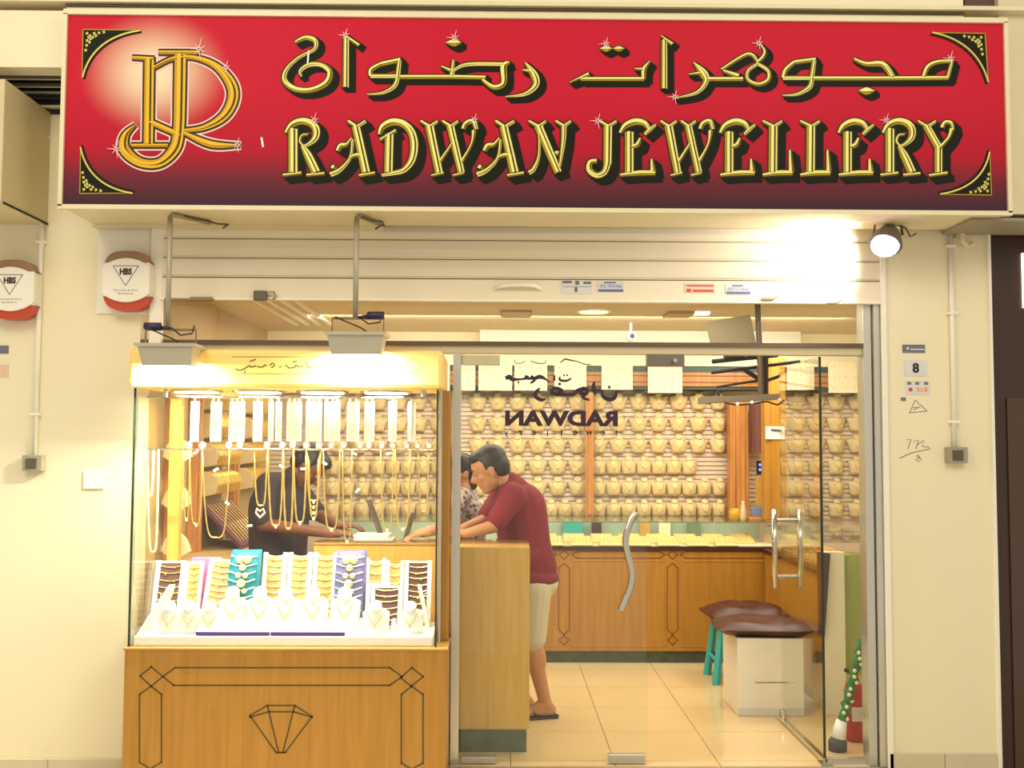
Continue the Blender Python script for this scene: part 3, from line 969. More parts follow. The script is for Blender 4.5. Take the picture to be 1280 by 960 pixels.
o = box1('switch_plate', white_m, X(105, 600, 0), X(131, 600, 0), -0.012, -0.0005, Z(118, 611, 0), Z(118, 588, 0), None, 0.003)
tag(o, 'white blank plate on the left wall beside the display cabinet', 'switch')


def alarm(cx, cy, label, lines):
    YA = -0.11
    c = at(cx, cy, YA)
    t = thing('alarm_box', (c.x, -.014, c.z - .16), label, 'alarm', 'security alarm boxes on the left wall')
    hw, hh = 0.128, 0.158

    def shape(a, sx, sz):
        # rounded barrel outline
        x, z = math.cos(a), math.sin(a)
        n = 3.2
        r = (abs(x) ** n + abs(z) ** n) ** (-1 / n)
        return x * r * sx, z * r * sz
    N = 40
    out = [shape(2 * math.pi * k / N, hw, hh) for k in range(N)]
    m = MB(); m.smooth = False
    # back shell in three colours by height
    for lo, hi, mm, nm in ((-9, -0.085, red_box_m, 'strobe_lens'), (-0.085, 0.095, white_m, 'shell'), (0.095, 9, tan_box_m, 'top_cover')):
        pts = []
        M = 120
        for k in range(M):
            x, z = shape(2 * math.pi * k / M, hw, hh)
            pts.append((x, min(max(z, lo), hi)))
        m = MB()
        m.prism([(c.x + x, YA + .015, c.z + z) for x, z in pts], (0, -YA - .015 - .014, 0))
        m.build(nm, mm, t)
    # curved white front plate (lens-shaped edges)
    pts = []
    for k in range(21):
        u = -1 + k / 10
        pts.append((u * hw * .98, 0.118 - 0.045 * u * u))
    for k in range(21):
        u = 1 - k / 10
        pts.append((u * hw * .98, -0.118 + 0.045 * u * u))
    m = MB()
    m.prism([(c.x + x, YA, c.z + z) for x, z in pts], (0, .03, 0))
    fp = m.build('front_plate', white_m, t, 0.004)
    m = MB()
    f2 = lambda px, py, l: Vector((c.x + px, YA - .001, c.z + py))
    tri = [(-.067, .075), (.067, .075), (0, -.03)]
    for i in range(3):
        a, b = tri[i], tri[(i + 1) % 3]
        ribbon(m, [(a[0], a[1], .0016), (b[0], b[1], .0016)], f2, wmin=.0003)
    text_bm(m, 'HBS', c.x, c.z + .045, YA - .001, 0.036, 0.064, bold=.06)
    for k, l in enumerate(lines):
        text_bm(m, l, c.x, c.z - .055 - k * .017, YA - .001, 0.010, .125 if len(l) > 10 else 0.08)
    m.build('print', print_m, fp, fixnorm=False)
    return c


ca = alarm(157, 350, 'white alarm box with red strobe beside the shutter', ['Security & Fire', 'Systems'])
alarm(12, 361, 'white alarm box cut off by the left edge of view', ['Security & Fire', 'Systems'])
# mounting board behind the alarm
o = box1('mounting_board', white_m, X(121, 330, -.02), X(187, 330, -.02), -0.012, -0.001, Z(150, 392, -.02), Z(150, 284, -.02), None, 0.003)
tag(o, 'white board behind the alarm box beside the shutter', 'board')
o = box1('ledge_strip', frame_m, X(114, 278, -.1), X(478, 278, -.1), -0.098, -0.02, Z(300, 284, -.1), Z(300, 279, -.1))
tag(o, 'narrow cream ledge strip under the red sign, left half', 'trim')

# plates on right pilaster
YP = -0.03
PX = lambda a: X(a, 500, YP)
PZ = lambda b: Z(1145, b, YP)


def plate(x0, x1, y0, y1, label, m=plate_m):
    t = thing('wall_plate', (PX((x0 + x1) / 2), YP, PZ(y1)), label, 'plate')
    box1('plate', m, PX(x0), PX(x1), YP - .004, YP - .0003, PZ(y1), PZ(y0), t)
    return t


t = plate(1129, 1157, 431, 441, 'small grey name strip above the number eight plate', mat('slate_strip', (104, 108, 116), .5))
m = MB()
m.box(PX(1134), PX(1137), YP - .005, YP - .0045, PZ(437), PZ(434)); m.box(PX(1139), PX(1156), YP - .005, YP - .0045, PZ(437.5), PZ(436))
m.build('print', plate_m, t)
t = plate(1131, 1159, 450, 470, 'pale plate with a black number 8')
m = MB()
text_bm(m, '8', PX(1145), PZ(460), YP - .005, 0.055, .036, bold=.04)
m.build('numeral', black_m, t, fixnorm=False)
t = plate(1132, 1162, 476, 493, 'small sticker with a red dot under the number eight')
m = MB()
m.lathe([(0.011, -.0008), (0.011, 0)], (PX(1138), YP - .0045, PZ(487)), 12, 'Y')
m.build('red_dot', redp_m, t)
m = MB()
for (a, b, c, d) in ((1146, 1149, 484, 490), (1151, 1153, 485, 490), (1155, 1159, 484, 490)):
    m.box(PX(a), PX(b), YP - .005, YP - .0045, PZ(d), PZ(c))
m.build('print', mat('orange_print', (224, 160, 120), .6), t)['kind'] = 'stuff'
m = MB()
for a in (1134, 1144, 1155):
    m.box(PX(a), PX(a + 5), YP - .005, YP - .0045, PZ(481), PZ(477.5))
m.build('print', grey_print_m, t)['kind'] = 'stuff'
t = plate(1126, 1132, 497, 501, 'tiny grey tab left of the triangle drawing', grey_print_m)
for (pl, lab, hw) in (([[(1137, 516), (1159, 514)], [(1159, 514), (1144, 500)], [(1144, 500), (1137, 516)], [(1141, 510), (1147, 509)], [(1142, 513), (1150, 508)]], 'pencilled triangle drawn on the right pilaster', .45),
                      ([[(1133, 550), (1139, 549), (1135, 561)], [(1142, 552), (1148, 550), (1145, 561)], [(1147, 556), (1155, 550), (1153, 558), (1162, 559)], [(1124, 573), (1140, 566), (1163, 561)], [(1146, 568), (1150, 571), (1145, 575), (1148, 577), (1152, 574), (1146, 570)]], 'pencilled numbers 772 over 8 on the right pilaster', .5)):
    m = MB()
    for s in pl:
        ribbon(m, [(a, b, hw) for a, b in s], lambda px, py, l: at(px, py, YP - .0008), sub=1)
    o = m.build('pencil_mark', mat('pencil_grey', (120, 112, 96), .8), None, fixnorm=False)
    tag(o, lab, 'writing')
# stickers cut by the left edge
for (y0, y1, m_, lab) in ((432, 442, grey_print_m, 'grey strip sticker at the left edge of the wall'), (456, 472, mat('peach_paper', (222, 190, 160), .6), 'peach sticker under the grey strip at the left edge')):
    o = box1('wall_sticker', m_, X(-16, y0, 0), X(11, y0, 0), -0.004, -0.0003, Z(5, y1, 0), Z(5, y0, 0))
    tag(o, lab, 'sticker')
# bracket at upper right of pilaster
t = thing('pipe_bracket', (PX(1205), YP - .02, Z(1205, 310, YP)), 'small cream hook bracket under the sign at right', 'bracket')
MB().tube([at(1203, 276, -.07), at(1203, 300, -.07), at(1210, 308, -.07), at(1216, 304, -.07)], .016, 8).build('hook', frame_m, t)
box1('back_plate', frame_m, PX(1197), PX(1209), YP - .03, YP - .0005, Z(1200, 298, YP), Z(1200, 276, YP), t)
MB().tube([at(1110, 279, -.07), at(1200, 281, -.07)], .008, 8).build('feed_pipe', white_m, t)

# ================================================================== FLOODLIGHTS
YF = -0.42


def flood(px, pole_x, ytop, yh0, yh1, w, label, elbow_to):
    c = at(px, (yh0 + yh1) / 2, YF)
    t = thing('floodlight', (c.x, YF, Z(px, yh1, YF)), label, 'floodlight', 'floodlights over the display cabinet')
    pt, pb = at(pole_x, ytop, YF + .02), at(pole_x, yh0 - 22, YF + .02)
    m = MB(); m.smooth = True
    m.tube([(pt.x, YF + .02, gz0 - .025), (pt.x, YF + .02, pb.z)], 0.0135, 10)
    m.tube([(pt.x, YF + .02, gz0 - .025), (pt.x + .01, YF + .04, gz0 - .012), (X(elbow_to, ytop + 8, YF + .2), YF + .22, gz0 - .012)], 0.012, 8)
    m.build('pole', pole_m, t)
    # yoke
    z0, z1 = Z(px, yh0 - 2, YF), Z(px, yh0 - 22, YF)
    hw = w / 2 / (FPX / (5.5 + YF))
    m = MB()
    m.tube([(c.x - hw * .92, YF, z0 - .02), (c.x - hw * .92, YF, z1), (c.x + hw * .92, YF, z1), (c.x + hw * .92, YF, z0 - .02)], 0.0065, 8)
    m.build('yoke', mat('rusty_yoke', (140, 112, 70), .6), t)
    # cable and cable gland
    m = MB(); m.smooth = True
    m.tube([tuple(Vector(p)) for p in ((c.x - hw * .8, YF - .01, z1 + .005), (c.x - hw * .2, YF - .02, z1 - .03), (c.x + .02, YF - .02, z1 - .05), (c.x + hw * .5, YF - .01, z0 - .005))], 0.004, 6)
    m.tube([(c.x + .0, YF, z1 + .01), (c.x + hw * .4, YF - .02, z1 - .03), (c.x + hw * .8, YF - .01, z1 - .02), (c.x + hw * .85, YF, z1 + .02)], 0.004, 6)
    m.build('cable', black_m, t)
    s = -1 if px < 300 else 1
    m = MB(); m.smooth = True
    m.tube([(c.x + s * hw * .95, YF - .01, z1 + .016), (c.x + s * hw * .35, YF - .01, z1 + .014)], [0.018, 0.02], 10)
    m.tube([(c.x + s * hw * .4, YF - .01, z1 + .012), (c.x, YF, z1 + .004)], 0.008, 8)
    m.build('ballast', mat('indigo_plastic', (44, 36, 66), .4), t)
    # housing : tapered tray, open side towards the shop
    za_, zb_ = Z(px, yh1, YF), Z(px, yh0, YF)
    m = MB()
    tw, bw = hw, hw * .88
    vs = [(c.x - tw, YF - .09, zb_), (c.x + tw, YF - .09, zb_), (c.x + tw, YF + .07, zb_ + .01), (c.x - tw, YF + .07, zb_ + .01),
          (c.x - bw, YF - .06, za_), (c.x + bw, YF - .06, za_), (c.x + bw, YF + .04, za_ - .0), (c.x - bw, YF + .04, za_)]
    m.add(vs, [(0, 1, 2, 3), (4, 7, 6, 5), (0, 4, 5, 1), (1, 5, 6, 2), (2, 6, 7, 3), (3, 7, 4, 0)])
    m.build('housing', grey_m, t, 0.004)
    m = MB().box(c.x - tw - .012, c.x + tw + .012, YF - .1, YF + .08, zb_ - .004, zb_ + .012)
    m.build('rim', grey_m, t)
    l = MB().box(c.x - bw * .9, c.x + bw * .9, YF - .05, YF + .035, za_ - .006, za_ - .001)
    l.build('lens', mat('flood_lens', (255, 244, 230), .3, emit=12.0), t)
    lamp('floodlight_lamp', 'AREA', (c.x, YF + .03, za_ - .012), 48, (1.0, 0.93, 0.80), 0.2, (c.x, YF + .16, za_ - .2), size_y=0.06)


flood(213, 213, 266, 434, 458, 68, 'grey floodlight on pipe over the left end of the cabinet', 262)
flood(447, 446, 263, 420, 444, 70, 'grey floodlight on pipe over the right half of the cabinet', 474)
# loose wire stubs under the sign
for i, (pts, lab) in enumerate((([(230, 266), (243, 264), (248, 270), (262, 271), (272, 275), (262, 277)], 'tangled wire under the sign near the left floodlight pipe'),
                                ([(452, 262), (464, 264), (474, 270), (476, 276), (470, 279), (462, 268)], 'tangled wire under the sign near the right floodlight pipe'))):
    m = MB()
    m.tube([Vector((X(a, b, -.4), -.4 + .3 * k / 6, gz0 - .02 - .008 * (k % 2))) for k, (a, b) in enumerate(pts)], .005, 6)
    tag(m.build('loose_wire', mat('old_wire', (84, 68, 40), .6)), lab, 'wire')

# purple-white spotlight at right
YQ = -0.2
t = thing('spotlight', tuple(at(1110, 318, YQ)), 'glowing halogen spotlight under the sign at the right end', 'floodlight')
m = MB(); m.smooth = True
c0, c1_ = at(1113, 285, YQ + .02), at(1107, 305, YQ - .05)
ax = (c1_ - c0)
m.tube([c0, c0 + ax * .4, c1_], [.03, .06, .085], 14)
m.build('housing', mat('spot_housing', (120, 108, 90), .5), t)
m = MB(); m.smooth = True
m.sphere(c1_ + ax * .06, .075, 14, 8, (1, .8, .85))
m.build('bulb', mat('lavender_white_glow', (206, 160, 255), .4, emit=3.2), t)
m = MB()
m.tube([at(1092, 296, YQ), at(1094, 277, YQ), at(1126, 275, YQ), at(1128, 294, YQ)], .008, 8)
m.tube([at(1110, 275, YQ), (X(1110, 268, YQ), YQ, gz0)], .012, 8)
m.tube([at(1118, 280, YQ), at(1132, 285, YQ), at(1138, 296, YQ), at(1145, 292, YQ)], .005, 6)
m.build('bracket', mat('spot_bracket', (96, 80, 58), .6), t)
lamp('spotlight_lamp', 'SPOT', at(1103, 303, YQ - .06) + Vector((-.09, -.05, 0)), 40, (1.0, .93, .92), .05, at(980, 330, 0), 120)

# ================================================================== DISPLAY CABINET
YC0, YC1 = -0.30, 0.22
bx0, bx1 = X(154, 880, YC0), X(558, 880, YC0)
BZ = Z(360, 812, YC0)
cab = thing('display_cabinet', ((bx0 + bx1) / 2, -0.04, GZ), 'lit glass jewellery display cabinet on a honey wood base', 'display cabinet')
base = box1('base', wood_m, bx0, bx1, YC0, YC1, GZ, BZ, cab, 0.004)
fb = lambda px, py, l: (lambda q: Vector((q.x, YC0 - .0015, q.z)))(at(px, py, YC0))


def inlay(parent, polys, fn, ox, oy, s, hw, m_, closed=True):
    mb = MB()
    for poly, cl in polys:
        n = len(poly)
        for i in range(n if cl else n - 1):
            a, b = poly[i], poly[(i + 1) % n]
            dx, dy = b[0] - a[0], b[1] - a[1]
            L = math.hypot(dx, dy) or 1
            ex, ey = dx / L * hw * s, dy / L * hw * s
            ribbon(mb, [(ox + (a[0]) / s - ex / s, oy + a[1] / s - ey / s, hw), (ox + b[0] / s + ex / s, oy + b[1] / s + ey / s, hw)], fn)
    return mb.build('inlay', m_, parent, fixnorm=False)


inlay(base, [([(185, 540), (230, 508), (1010, 508), (1055, 540), (1010, 572), (225, 572)], True),
             ([(102, 538), (143, 505), (185, 540), (143, 575)], True), ([(1050, 545), (1090, 508), (1132, 540), (1088, 575)], True),
             ([(143, 575), (180, 605), (180, 852), (140, 875), (100, 852), (100, 605)], True),
             ([(1090, 575), (1131, 605), (1131, 855), (1090, 876), (1052, 855), (1052, 605)], True)], fb, 140, 660, 2.909, 1.0, inlay_m)
inlay(base, [([(502, 682), (565, 645), (665, 645), (728, 685), (630, 816), (597, 816)], True), ([(502, 688), (570, 668), (660, 668), (728, 688)], False),
             ([(565, 645), (606, 816)], False), ([(665, 645), (621, 816)], False)], fb, 140, 660, 2.909, 1.0, inlay_m)['label'] = 'olive inlaid diamond outline'
box1('base_cap', wood_h, bx0 - .006, bx1 + .006, YC0 - .006, YC1, BZ - .004, BZ + .008, cab, 0.003)
gxl, gxr = X(166, 650, -.27), X(545, 650, -.27)
PZ1 = BZ + .055
plat = box1('platform', satin_m, gxl + .012, gxr - .012, -0.255, YC1 - .03, BZ + .008, PZ1, cab, 0.004)
KZ0, KZ1 = Z(350, 485, -.32), Z(350, 437, -.32)
gt = KZ0
box1('front_glass', glass_m, gxl, gxr, -0.272, -0.264, BZ + .008, gt, cab)
box1('left_glass', glass_m, gxl - .004, gxl + .004, -0.262, YC1 - .02, BZ + .008, gt, cab)
box1('right_glass', glass_m, gxr - .004, gxr + .004, -0.262, YC1 - .02, BZ + .008, gt, cab)
box1('glass_edge', glass_e, gxl - .008, gxl, -0.276, -0.262, BZ + .008, gt, cab)
box1('glass_edge', glass_e, gxr, gxr + .007, -0.276, -0.262, BZ + .008, gt, cab)
box1('corner_post', wood_y, X(213, 600, .2), X(227, 600, .2), YC1 - .06, YC1, BZ + .008, gt, cab, 0.004)
box1('corner_post', wood_m, gxr + .006, bx1 - .004, -.1, YC1, BZ + .008, gt, cab, 0.004)
box1('edge_strip', alu_m, gxr + .008, gxr + .02, -.16, -.1, BZ + .008, gt, cab)
# canopy with rounded ends
cx0, cx1 = X(160, 460, -.34), X(553, 460, -.34)
can = box1('canopy', mat('ivory_canopy', (250, 214, 120), .45, vary=.03), cx0, cx1, -0.34, YC1, KZ0, KZ1, cab, 0.02)
YN = -0.3415
fc = lambda px, py, l: (lambda q: Vector((q.x, YN, q.z)))(at(px, py, YN))
mb = MB()
for y in (446, 467):
    ribbon(mb, [(290, y, .35), (412, y, .35)], fc)
for poly in ([(502, 458), (515, 447), (528, 457), (515, 468)],):
    for i in range(4):
        a, b = poly[i], poly[(i + 1) % 4]
        ribbon(mb, [(a[0], a[1], .35), (b[0], b[1], .35)], fc)
for s in ([(294, 461), (299, 463), (305, 461), (312, 457), (314, 459), (320, 457)], [(306, 463), (306, 467)], [(312, 452), (320, 449)], [(321, 458), (328, 459), (331, 456), (333, 458)], [(337, 457), (341, 454), (343, 457), (339, 460)],
          [(349, 459), (352, 458)], [(357, 456), (362, 460), (368, 459), (371, 456), (374, 459), (380, 457)], [(366, 453), (371, 451)], [(384, 452), (385, 459), (391, 459), (394, 456), (397, 459), (405, 458)]):
    ribbon(mb, [(a, b, .75) for a, b in s], fc)
mb.build('canopy_print', mat('grey_olive_print', (96, 92, 40), .6), can, fixnorm=False)
# downlights under the canopy
for k, px in enumerate((243, 322, 402, 482)):
    x = X(px, 487, -.1)
    dl = MB().lathe([(.135, -.012), (.14, -.004), (.14, 0)], (x, -.06, KZ0), 20).build('downlight', steel_m, cab)
    MB().lathe([(.115, -.016), (.115, -.0125)], (x, -.06, KZ0), 20).build('bulb_disc', mat('warm_disc', (255, 236, 200), .4, emit=4.0), dl)
    lamp('cabinet_lamp', 'AREA', (x, -.06, KZ0 - .02), 8.5, (1.0, .94, .80), .2, (x, -.06, 0))
# rails
m = MB(); m.smooth = True
zr0, zr1 = Z(350, 562, -.12), Z(350, 497, -.12)
m.tube([(gxl + .006, -.12, zr0), (gxr - .006, -.12, zr0)], .005, 8)
m.tube([(gxl + .006, -.12, zr1), (gxr - .006, -.12, zr1)], .006, 8)
m.build('hanging_rail', steel_m, cab)
for px in (207, 530):
    MB().tube([(X(px, 480, -.2), -.2, KZ0), (X(px, 480, -.2), -.2, Z(px, 496, -.2))], .012, 10).build('glass_clip', steel_m, cab)

# hanging bracelet strips
WG = 'white bracelet strips along the top of the cabinet'
strips = [(239, 249), (264, 277), (287, 306), (317, 328), (336, 342), (345, 352), (359, 377), (383, 402), (406, 425), (434, 449), (456, 468), (486, 496), (510, 520)]
for k, (a, b) in enumerate(strips):
    x0, x1 = X(a, 520, -.09), X(b, 520, -.09)
    z0, z1 = Z(a, 552, -.09), Z(a, 502, -.09)
    t = thing('bracelet_strip', ((x0 + x1) / 2, -.09, z0), f'white hanging bracelet card, {ORD[k]} from left along the cabinet top rail', 'jewellery', WG)
    m = MB(); m.smooth = True
    prof = [(-.01, z0), (-.016, (z0 + z1) / 2), (-.006, z1), (.002, z1), (.002, z0)]
    m.prism([(x0, -.09 + y, z) for y, z in prof], (x1 - x0, 0, 0))
    m.smooth = False
    m.build('card', satin_m, t)
    m = MB()
    for q in range(max(1, int((b - a) / 6))):
        xx = x0 + (x1 - x0) * (q + .5) / max(1, int((b - a) / 6))
        m.tube([(xx, -.106, z0 + .01), (xx, -.11, (z0 + z1) / 2), (xx, -.1, z1 - .008), (xx, -.1, z1 + .02)], .004, 6)
    m.build('bracelet', pearl_m, t)
# round tags on the lower rail
TG = 'round earring discs along the middle rail'
proto = None
tags_px = [236, 253, 286, 300, 334, 353, 366, 383, 399, 414, 429, 450, 461, 477, 491, 508, 522, 536]
for k, px in enumerate(tags_px):
    c = at(px, 557, -.14)
    lab = f'round pale earring disc, {ORD[k]} from left along the cabinet middle rail'
    if proto is None:
        t = thing('earring_disc', c, lab, 'jewellery', TG)
        m = MB(); m.smooth = True
        m.tube([(c.x + .017 * math.cos(a), c.y, c.z + .017 * math.sin(a)) for a in [2 * math.pi * q / 16 for q in range(16)]], .004, 6, closed=True)
        m.build('rim', mat('rose_gold', (236, 190, 160), .25, metal=.8), t)
        MB().lathe([(.012, -.004), (.016, 0), (.012, .003)], c, 12, 'Y').build('disc', satin_m, t)
        index_kids(t)
        proto = t
    else:
        dup(proto, c, lab)

# hanging necklaces : U loops (x1,x2,y1,y2,bottom, thickness, material, label)
NG = 'necklaces hanging in the display cabinet'
loops = [
    (184, 198, 562, 562, 690, .0055, pearl_m, 'long pearl rope at the left glass side of the cabinet'),
    (182, 192, 562, 562, 620, .006, pearl_m, 'short bright bead necklace at the left glass side of the cabinet'),
    (229, 237, 562, 562, 648, .003, gold_m, 'thin gold chain just right of the yellow corner post'),
    (237, 253, 562, 562, 655, .003, gold_m, 'fine gold chain between yellow post and second disc'),
    (253, 287, 562, 562, 672, .003, gold_m, 'wide gold chain hanging over the purple chain tray'),
    (318, 334, 566, 566, 632, .0035, gold_m, 'gold chain with heart pendant before the dark shirt'),
    (335, 354, 562, 562, 657, .004, gold_m, 'beaded gold necklace, left of the longest central loop'),
    (354, 367, 562, 562, 661, .0045, gold_m, 'longest beaded gold necklace before the dark shirt'),
    (367, 383, 562, 562, 653, .004, gold_m, 'beaded gold necklace right of the longest central loop'),
    (383, 401, 562, 562, 626, .0035, gold_m, 'shortest of the four nested gold loops by the head'),
    (384, 400, 566, 566, 633, .0035, gold_m, 'second shortest of the four nested gold loops by the head'),
    (385, 399, 570, 570, 640, .0035, gold_m, 'second longest of the four nested gold loops by the head'),
    (386, 398, 574, 574, 647, .0035, gold_m, 'longest of the four nested gold loops by the head'),
    (404, 425, 562, 562, 661, .0035, gold_m, 'gold chain loop right of the nested loops'),
    (428, 440, 562, 562, 676, .003, gold_m, 'long thin gold chain hanging over the white tray'),
    (476, 492, 562, 562, 662, .003, gold_m, 'gold chain left of the wide right-hand loop'),
    (494, 513, 562, 562, 661, .004, gold_m, 'wide gold loop near the right end of the cabinet'),
    (523, 536, 562, 562, 640, .003, gold_m, 'thin gold chain nearest the right cabinet post'),
]
for (a, b, ya, yb, bot, r, m_, lab) in loops:
    Yn = -.13 if bot > 640 else -.115
    t = thing('hanging_necklace', at((a + b) / 2, bot, Yn), lab, 'necklace', NG)
    P = []
    N = 22
    for k in range(N + 1):
        u = k / N
        s = -1 + 2 * u
        x = (a + b) / 2 + (b - a) / 2 * math.copysign(abs(s) ** .55, s)
        y = bot - (bot - ya) * abs(s) ** 2.6 if True else 0
        P.append(at(x, y, Yn))
    m = MB(); m.smooth = True
    m.tube(P, [r * (1 + .35 * (k % 2)) for k in range(N + 1)], 6)
    m.build('chain', m_, t)
    c = at((a + b) / 2, bot + 2, Yn - .004)
    m = MB()
    if 'heart' in lab:
        m.tube([at(p[0], p[1], Yn) for p in ((325, 647), (320, 641), (321, 636), (325, 639), (329, 636), (331, 641), (325, 647))], .0055, 6)
        m.build('heart_pendant', pearl_m, t)
    elif r < .0045 and random.random() < .55:
        m.sphere(c, .008, 8, 5).build('pendant', pearl_m, t)
# white price tags
for k, (px, py, a) in enumerate(((170, 565, .3), (222, 566, .2), (245, 565, .7), (270, 587, .5), (284, 629, -.7), (335, 578, .6), (345, 583, -.6), (352, 569, .7), (381, 586, .1), (388, 571, .6), (394, 576, .3), (407, 579, -.6), (447, 613, .8), (432, 567, -.5), (487, 567, .5), (537, 593, .3), (312, 657, .1))):
    pass
PT = [(245, 565, .7, 'right of the yellow post'), (270, 587, .5, 'over the upper chain racks'), (284, 629, -.7, 'over the purple chain tray'), (352, 583, -.6, 'left of the hidden face'), (379, 586, .1, 'before the dark hair'), (406, 579, -.6, 'at the chin of the man in dark'),
      (447, 613, .8, 'over the bust wall, middle'), (443, 567, -.5, 'under the middle rail, centre right'), (486, 567, .5, 'under the middle rail, far right'), (312, 657, .1, 'at the lower end by the dark sleeve')]
for (px, py, a, w) in PT:
    c = at(px, py, -.135)
    m = MB().box(-.014, .014, -.001, .001, -.006, .006)
    m.xf(Matrix.Translation(c) @ Matrix.Rotation(-a, 4, 'Y'))
    tag(m.build('price_tag', satin_m), f'small white price tag {w}', 'tag', 'white price tags in the cabinet')

# trays standing in the cabinet
TRG = 'jewellery trays standing in the cabinet'


def tray(x0, x1, y0, y1, Yb, pad, label, frame=True, rows=9, curve=False, tilt=16, roll=0.0, chain_m=gold_m):
    A, B = at(x0, y1, Yb), at(x1, y1, Yb)
    w = B.x - A.x
    A.z = B.z = PZ1 + .001
    h = (Z(x0, y0, Yb + .06) - A.z) / math.cos(R(tilt))
    t = thing('jewellery_tray', ((A.x + B.x) / 2, Yb, A.z), label, 'jewellery tray', TRG)
    M = Matrix.Translation(Vector(((A.x + B.x) / 2, Yb, A.z))) @ Matrix.Rotation(R(roll), 4, 'Y') @ Matrix.Rotation(R(-tilt), 4, 'X')
    fw = min(.022, w * .18) if frame else 0
    m = MB()
    if curve:
        n = 6
        pts = [(-w / 2, 0, 0), (w / 2, 0, 0), (w / 2, 0, h)] + [(w / 2 - w * q / n, 0, h - .018 * math.sin(math.pi * q / n)) for q in range(1, n)] + [(-w / 2, 0, h)]
        m.prism(pts, (0, .014, 0))
    else:
        m.box(-w / 2, w / 2, 0, .014, 0, h)
    m.xf(M).build('backing', satin_m if frame else pad, t)
    if frame:
        for s in (-1, 1):
            m = MB().box(s * w / 2 - (fw if s > 0 else 0), s * w / 2 + (fw if s < 0 else 0), -.016, 0, 0, h)
            m.xf(M).build('frame_side', satin_m, t)
        m = MB().box(-w / 2 + fw, w / 2 - fw, -.006, 0, .004, h - (.02 if curve else .012))
        m.xf(M).build('pad', pad, t)
    ch = MB()
    iw = w / 2 - fw - .004
    for q in range(rows):
        z = h * (.08 + .84 * q / max(1, rows - 1))
        ch.tube([M @ Vector((u * iw, -.010, z - .008 * (1 - u * u) + .003 * math.sin(q * 2))) for u in (-1, -.5, 0, .5, 1)], .0026, 5)
        ch.sphere(M @ Vector((random.uniform(-.5, .5) * iw, -.013, z - .010)), .0062, 6, 4)
    ch.build('chains', chain_m, t)['kind'] = 'stuff'
    return t


tray(188, 225, 702, 768, .02, choc_m, 'brown jewellery tray in white frame at the far left', rows=9)
tray(226, 248, 703, 760, .04, beige_pad_m, 'narrow beige jewellery tray beside the far left brown one', rows=9)
tray(250, 286, 700, 762, .0, beige_pad_m, 'tilted beige jewellery tray in front of the pink box', rows=10, roll=4)
tray(324, 354, 692, 750, .04, beige_pad_m, 'beige curved-top chain tray right of the turquoise stand', rows=10, curve=True)
tray(356, 386, 692, 750, .04, beige_pad_m, 'middle one of the three beige curved-top chain trays', rows=10, curve=True)
tray(388, 418, 692, 750, .04, beige_pad_m, 'beige curved-top chain tray left of the lavender stand', rows=10, curve=True)
tray(455, 480, 699, 745, .1, beige_pad_m, 'beige curved-top tray right of the lavender stand', rows=7, curve=True)
tray(481, 503, 702, 745, .1, beige_pad_m, 'beige curved-top tray behind the small brown tray', rows=7, curve=True)
tray(504, 538, 702, 768, .03, choc_m, 'tall brown jewellery tray at the far right', rows=10)
tray(456, 486, 729, 768, .0, choc_m, 'low brown tray half hidden behind the small front tray', rows=6)
tray(462, 502, 732, 774, -.05, choc_m, 'small brown jewellery tray in front at right', rows=7)
o = MB().box(X(238, 700, .13), X(274, 700, .13), .15, .185, PZ1, Z(250, 697, .15)).build('pink_box', pink_m, None, .004)
tag(o, 'pink satin box behind the tilted beige tray', 'box')


def bib(x0, x1, y0, y1, Yb, m_, label):
    A, B = at(x0, y1, Yb), at(x1, y1, Yb)
    w = B.x - A.x
    A.z = B.z = PZ1 + .001
    h = Z(x0, y0, Yb + .05) - A.z
    t = thing('necklace_stand', ((A.x + B.x) / 2, Yb, A.z), label, 'jewellery stand')
    m = MB(); m.smooth = True
    prof = [(-.035, 0), (-.05, h * .3), (-.04, h * .62), (-.005, h * .88), (.03, h * .99), (.07, h), (.075, h * .97), (.06, 0)]
    lean = w * .10
    n = len(prof)
    cols = 5
    vs = []
    for u in range(cols + 1):
        f = u / cols
        for y, z in prof:
            vs.append((A.x + w * f + lean * (z / h - .5) * .5, Yb + y - .012 * math.sin(math.pi * f), A.z + z))
    fs = []
    for u in range(cols):
        for k in range(n):
            fs.append((u * n + k, u * n + (k + 1) % n, (u + 1) * n + (k + 1) % n, (u + 1) * n + k))
    fs += [tuple(range(n)), tuple(cols * n + k for k in range(n - 1, -1, -1))]
    m.add(vs, fs)
    m.build('form', m_, t)
    ch = MB()
    for q in range(9):
        z = h * (.1 + .1 * q)
        y = 0
        for (ya, za_), (yb, zb_) in zip(prof[:5], prof[1:6]):
            if za_ <= z <= zb_:
                y = ya + (yb - ya) * (z - za_) / (zb_ - za_) - .016
                break
        cx = (A.x + B.x) / 2 + lean * (z / h - .5) * .5
        ch.tube([(cx + u * w * .46, Yb + y + .014 * u * u, A.z + z + .014 * u * u) for u in (-1, -.5, 0, .5, 1)], .003, 5)
        for uu in ((0,) if q % 2 else (-.12, .12)):
            ch.sphere((cx + uu * w, Yb + y - .004, A.z + z - .004), .010 + .004 * (q % 3) + (.006 if q > 4 else 0), 7, 5)
    ch.build('necklaces', pearl_m, t)['kind'] = 'stuff'


bib(286, 322, 687, 756, .02, turq_m, 'turquoise satin necklace stand with pale flowers')
bib(419, 455, 688, 756, .03, lav_m, 'lavender satin necklace stand beside the beige trays')


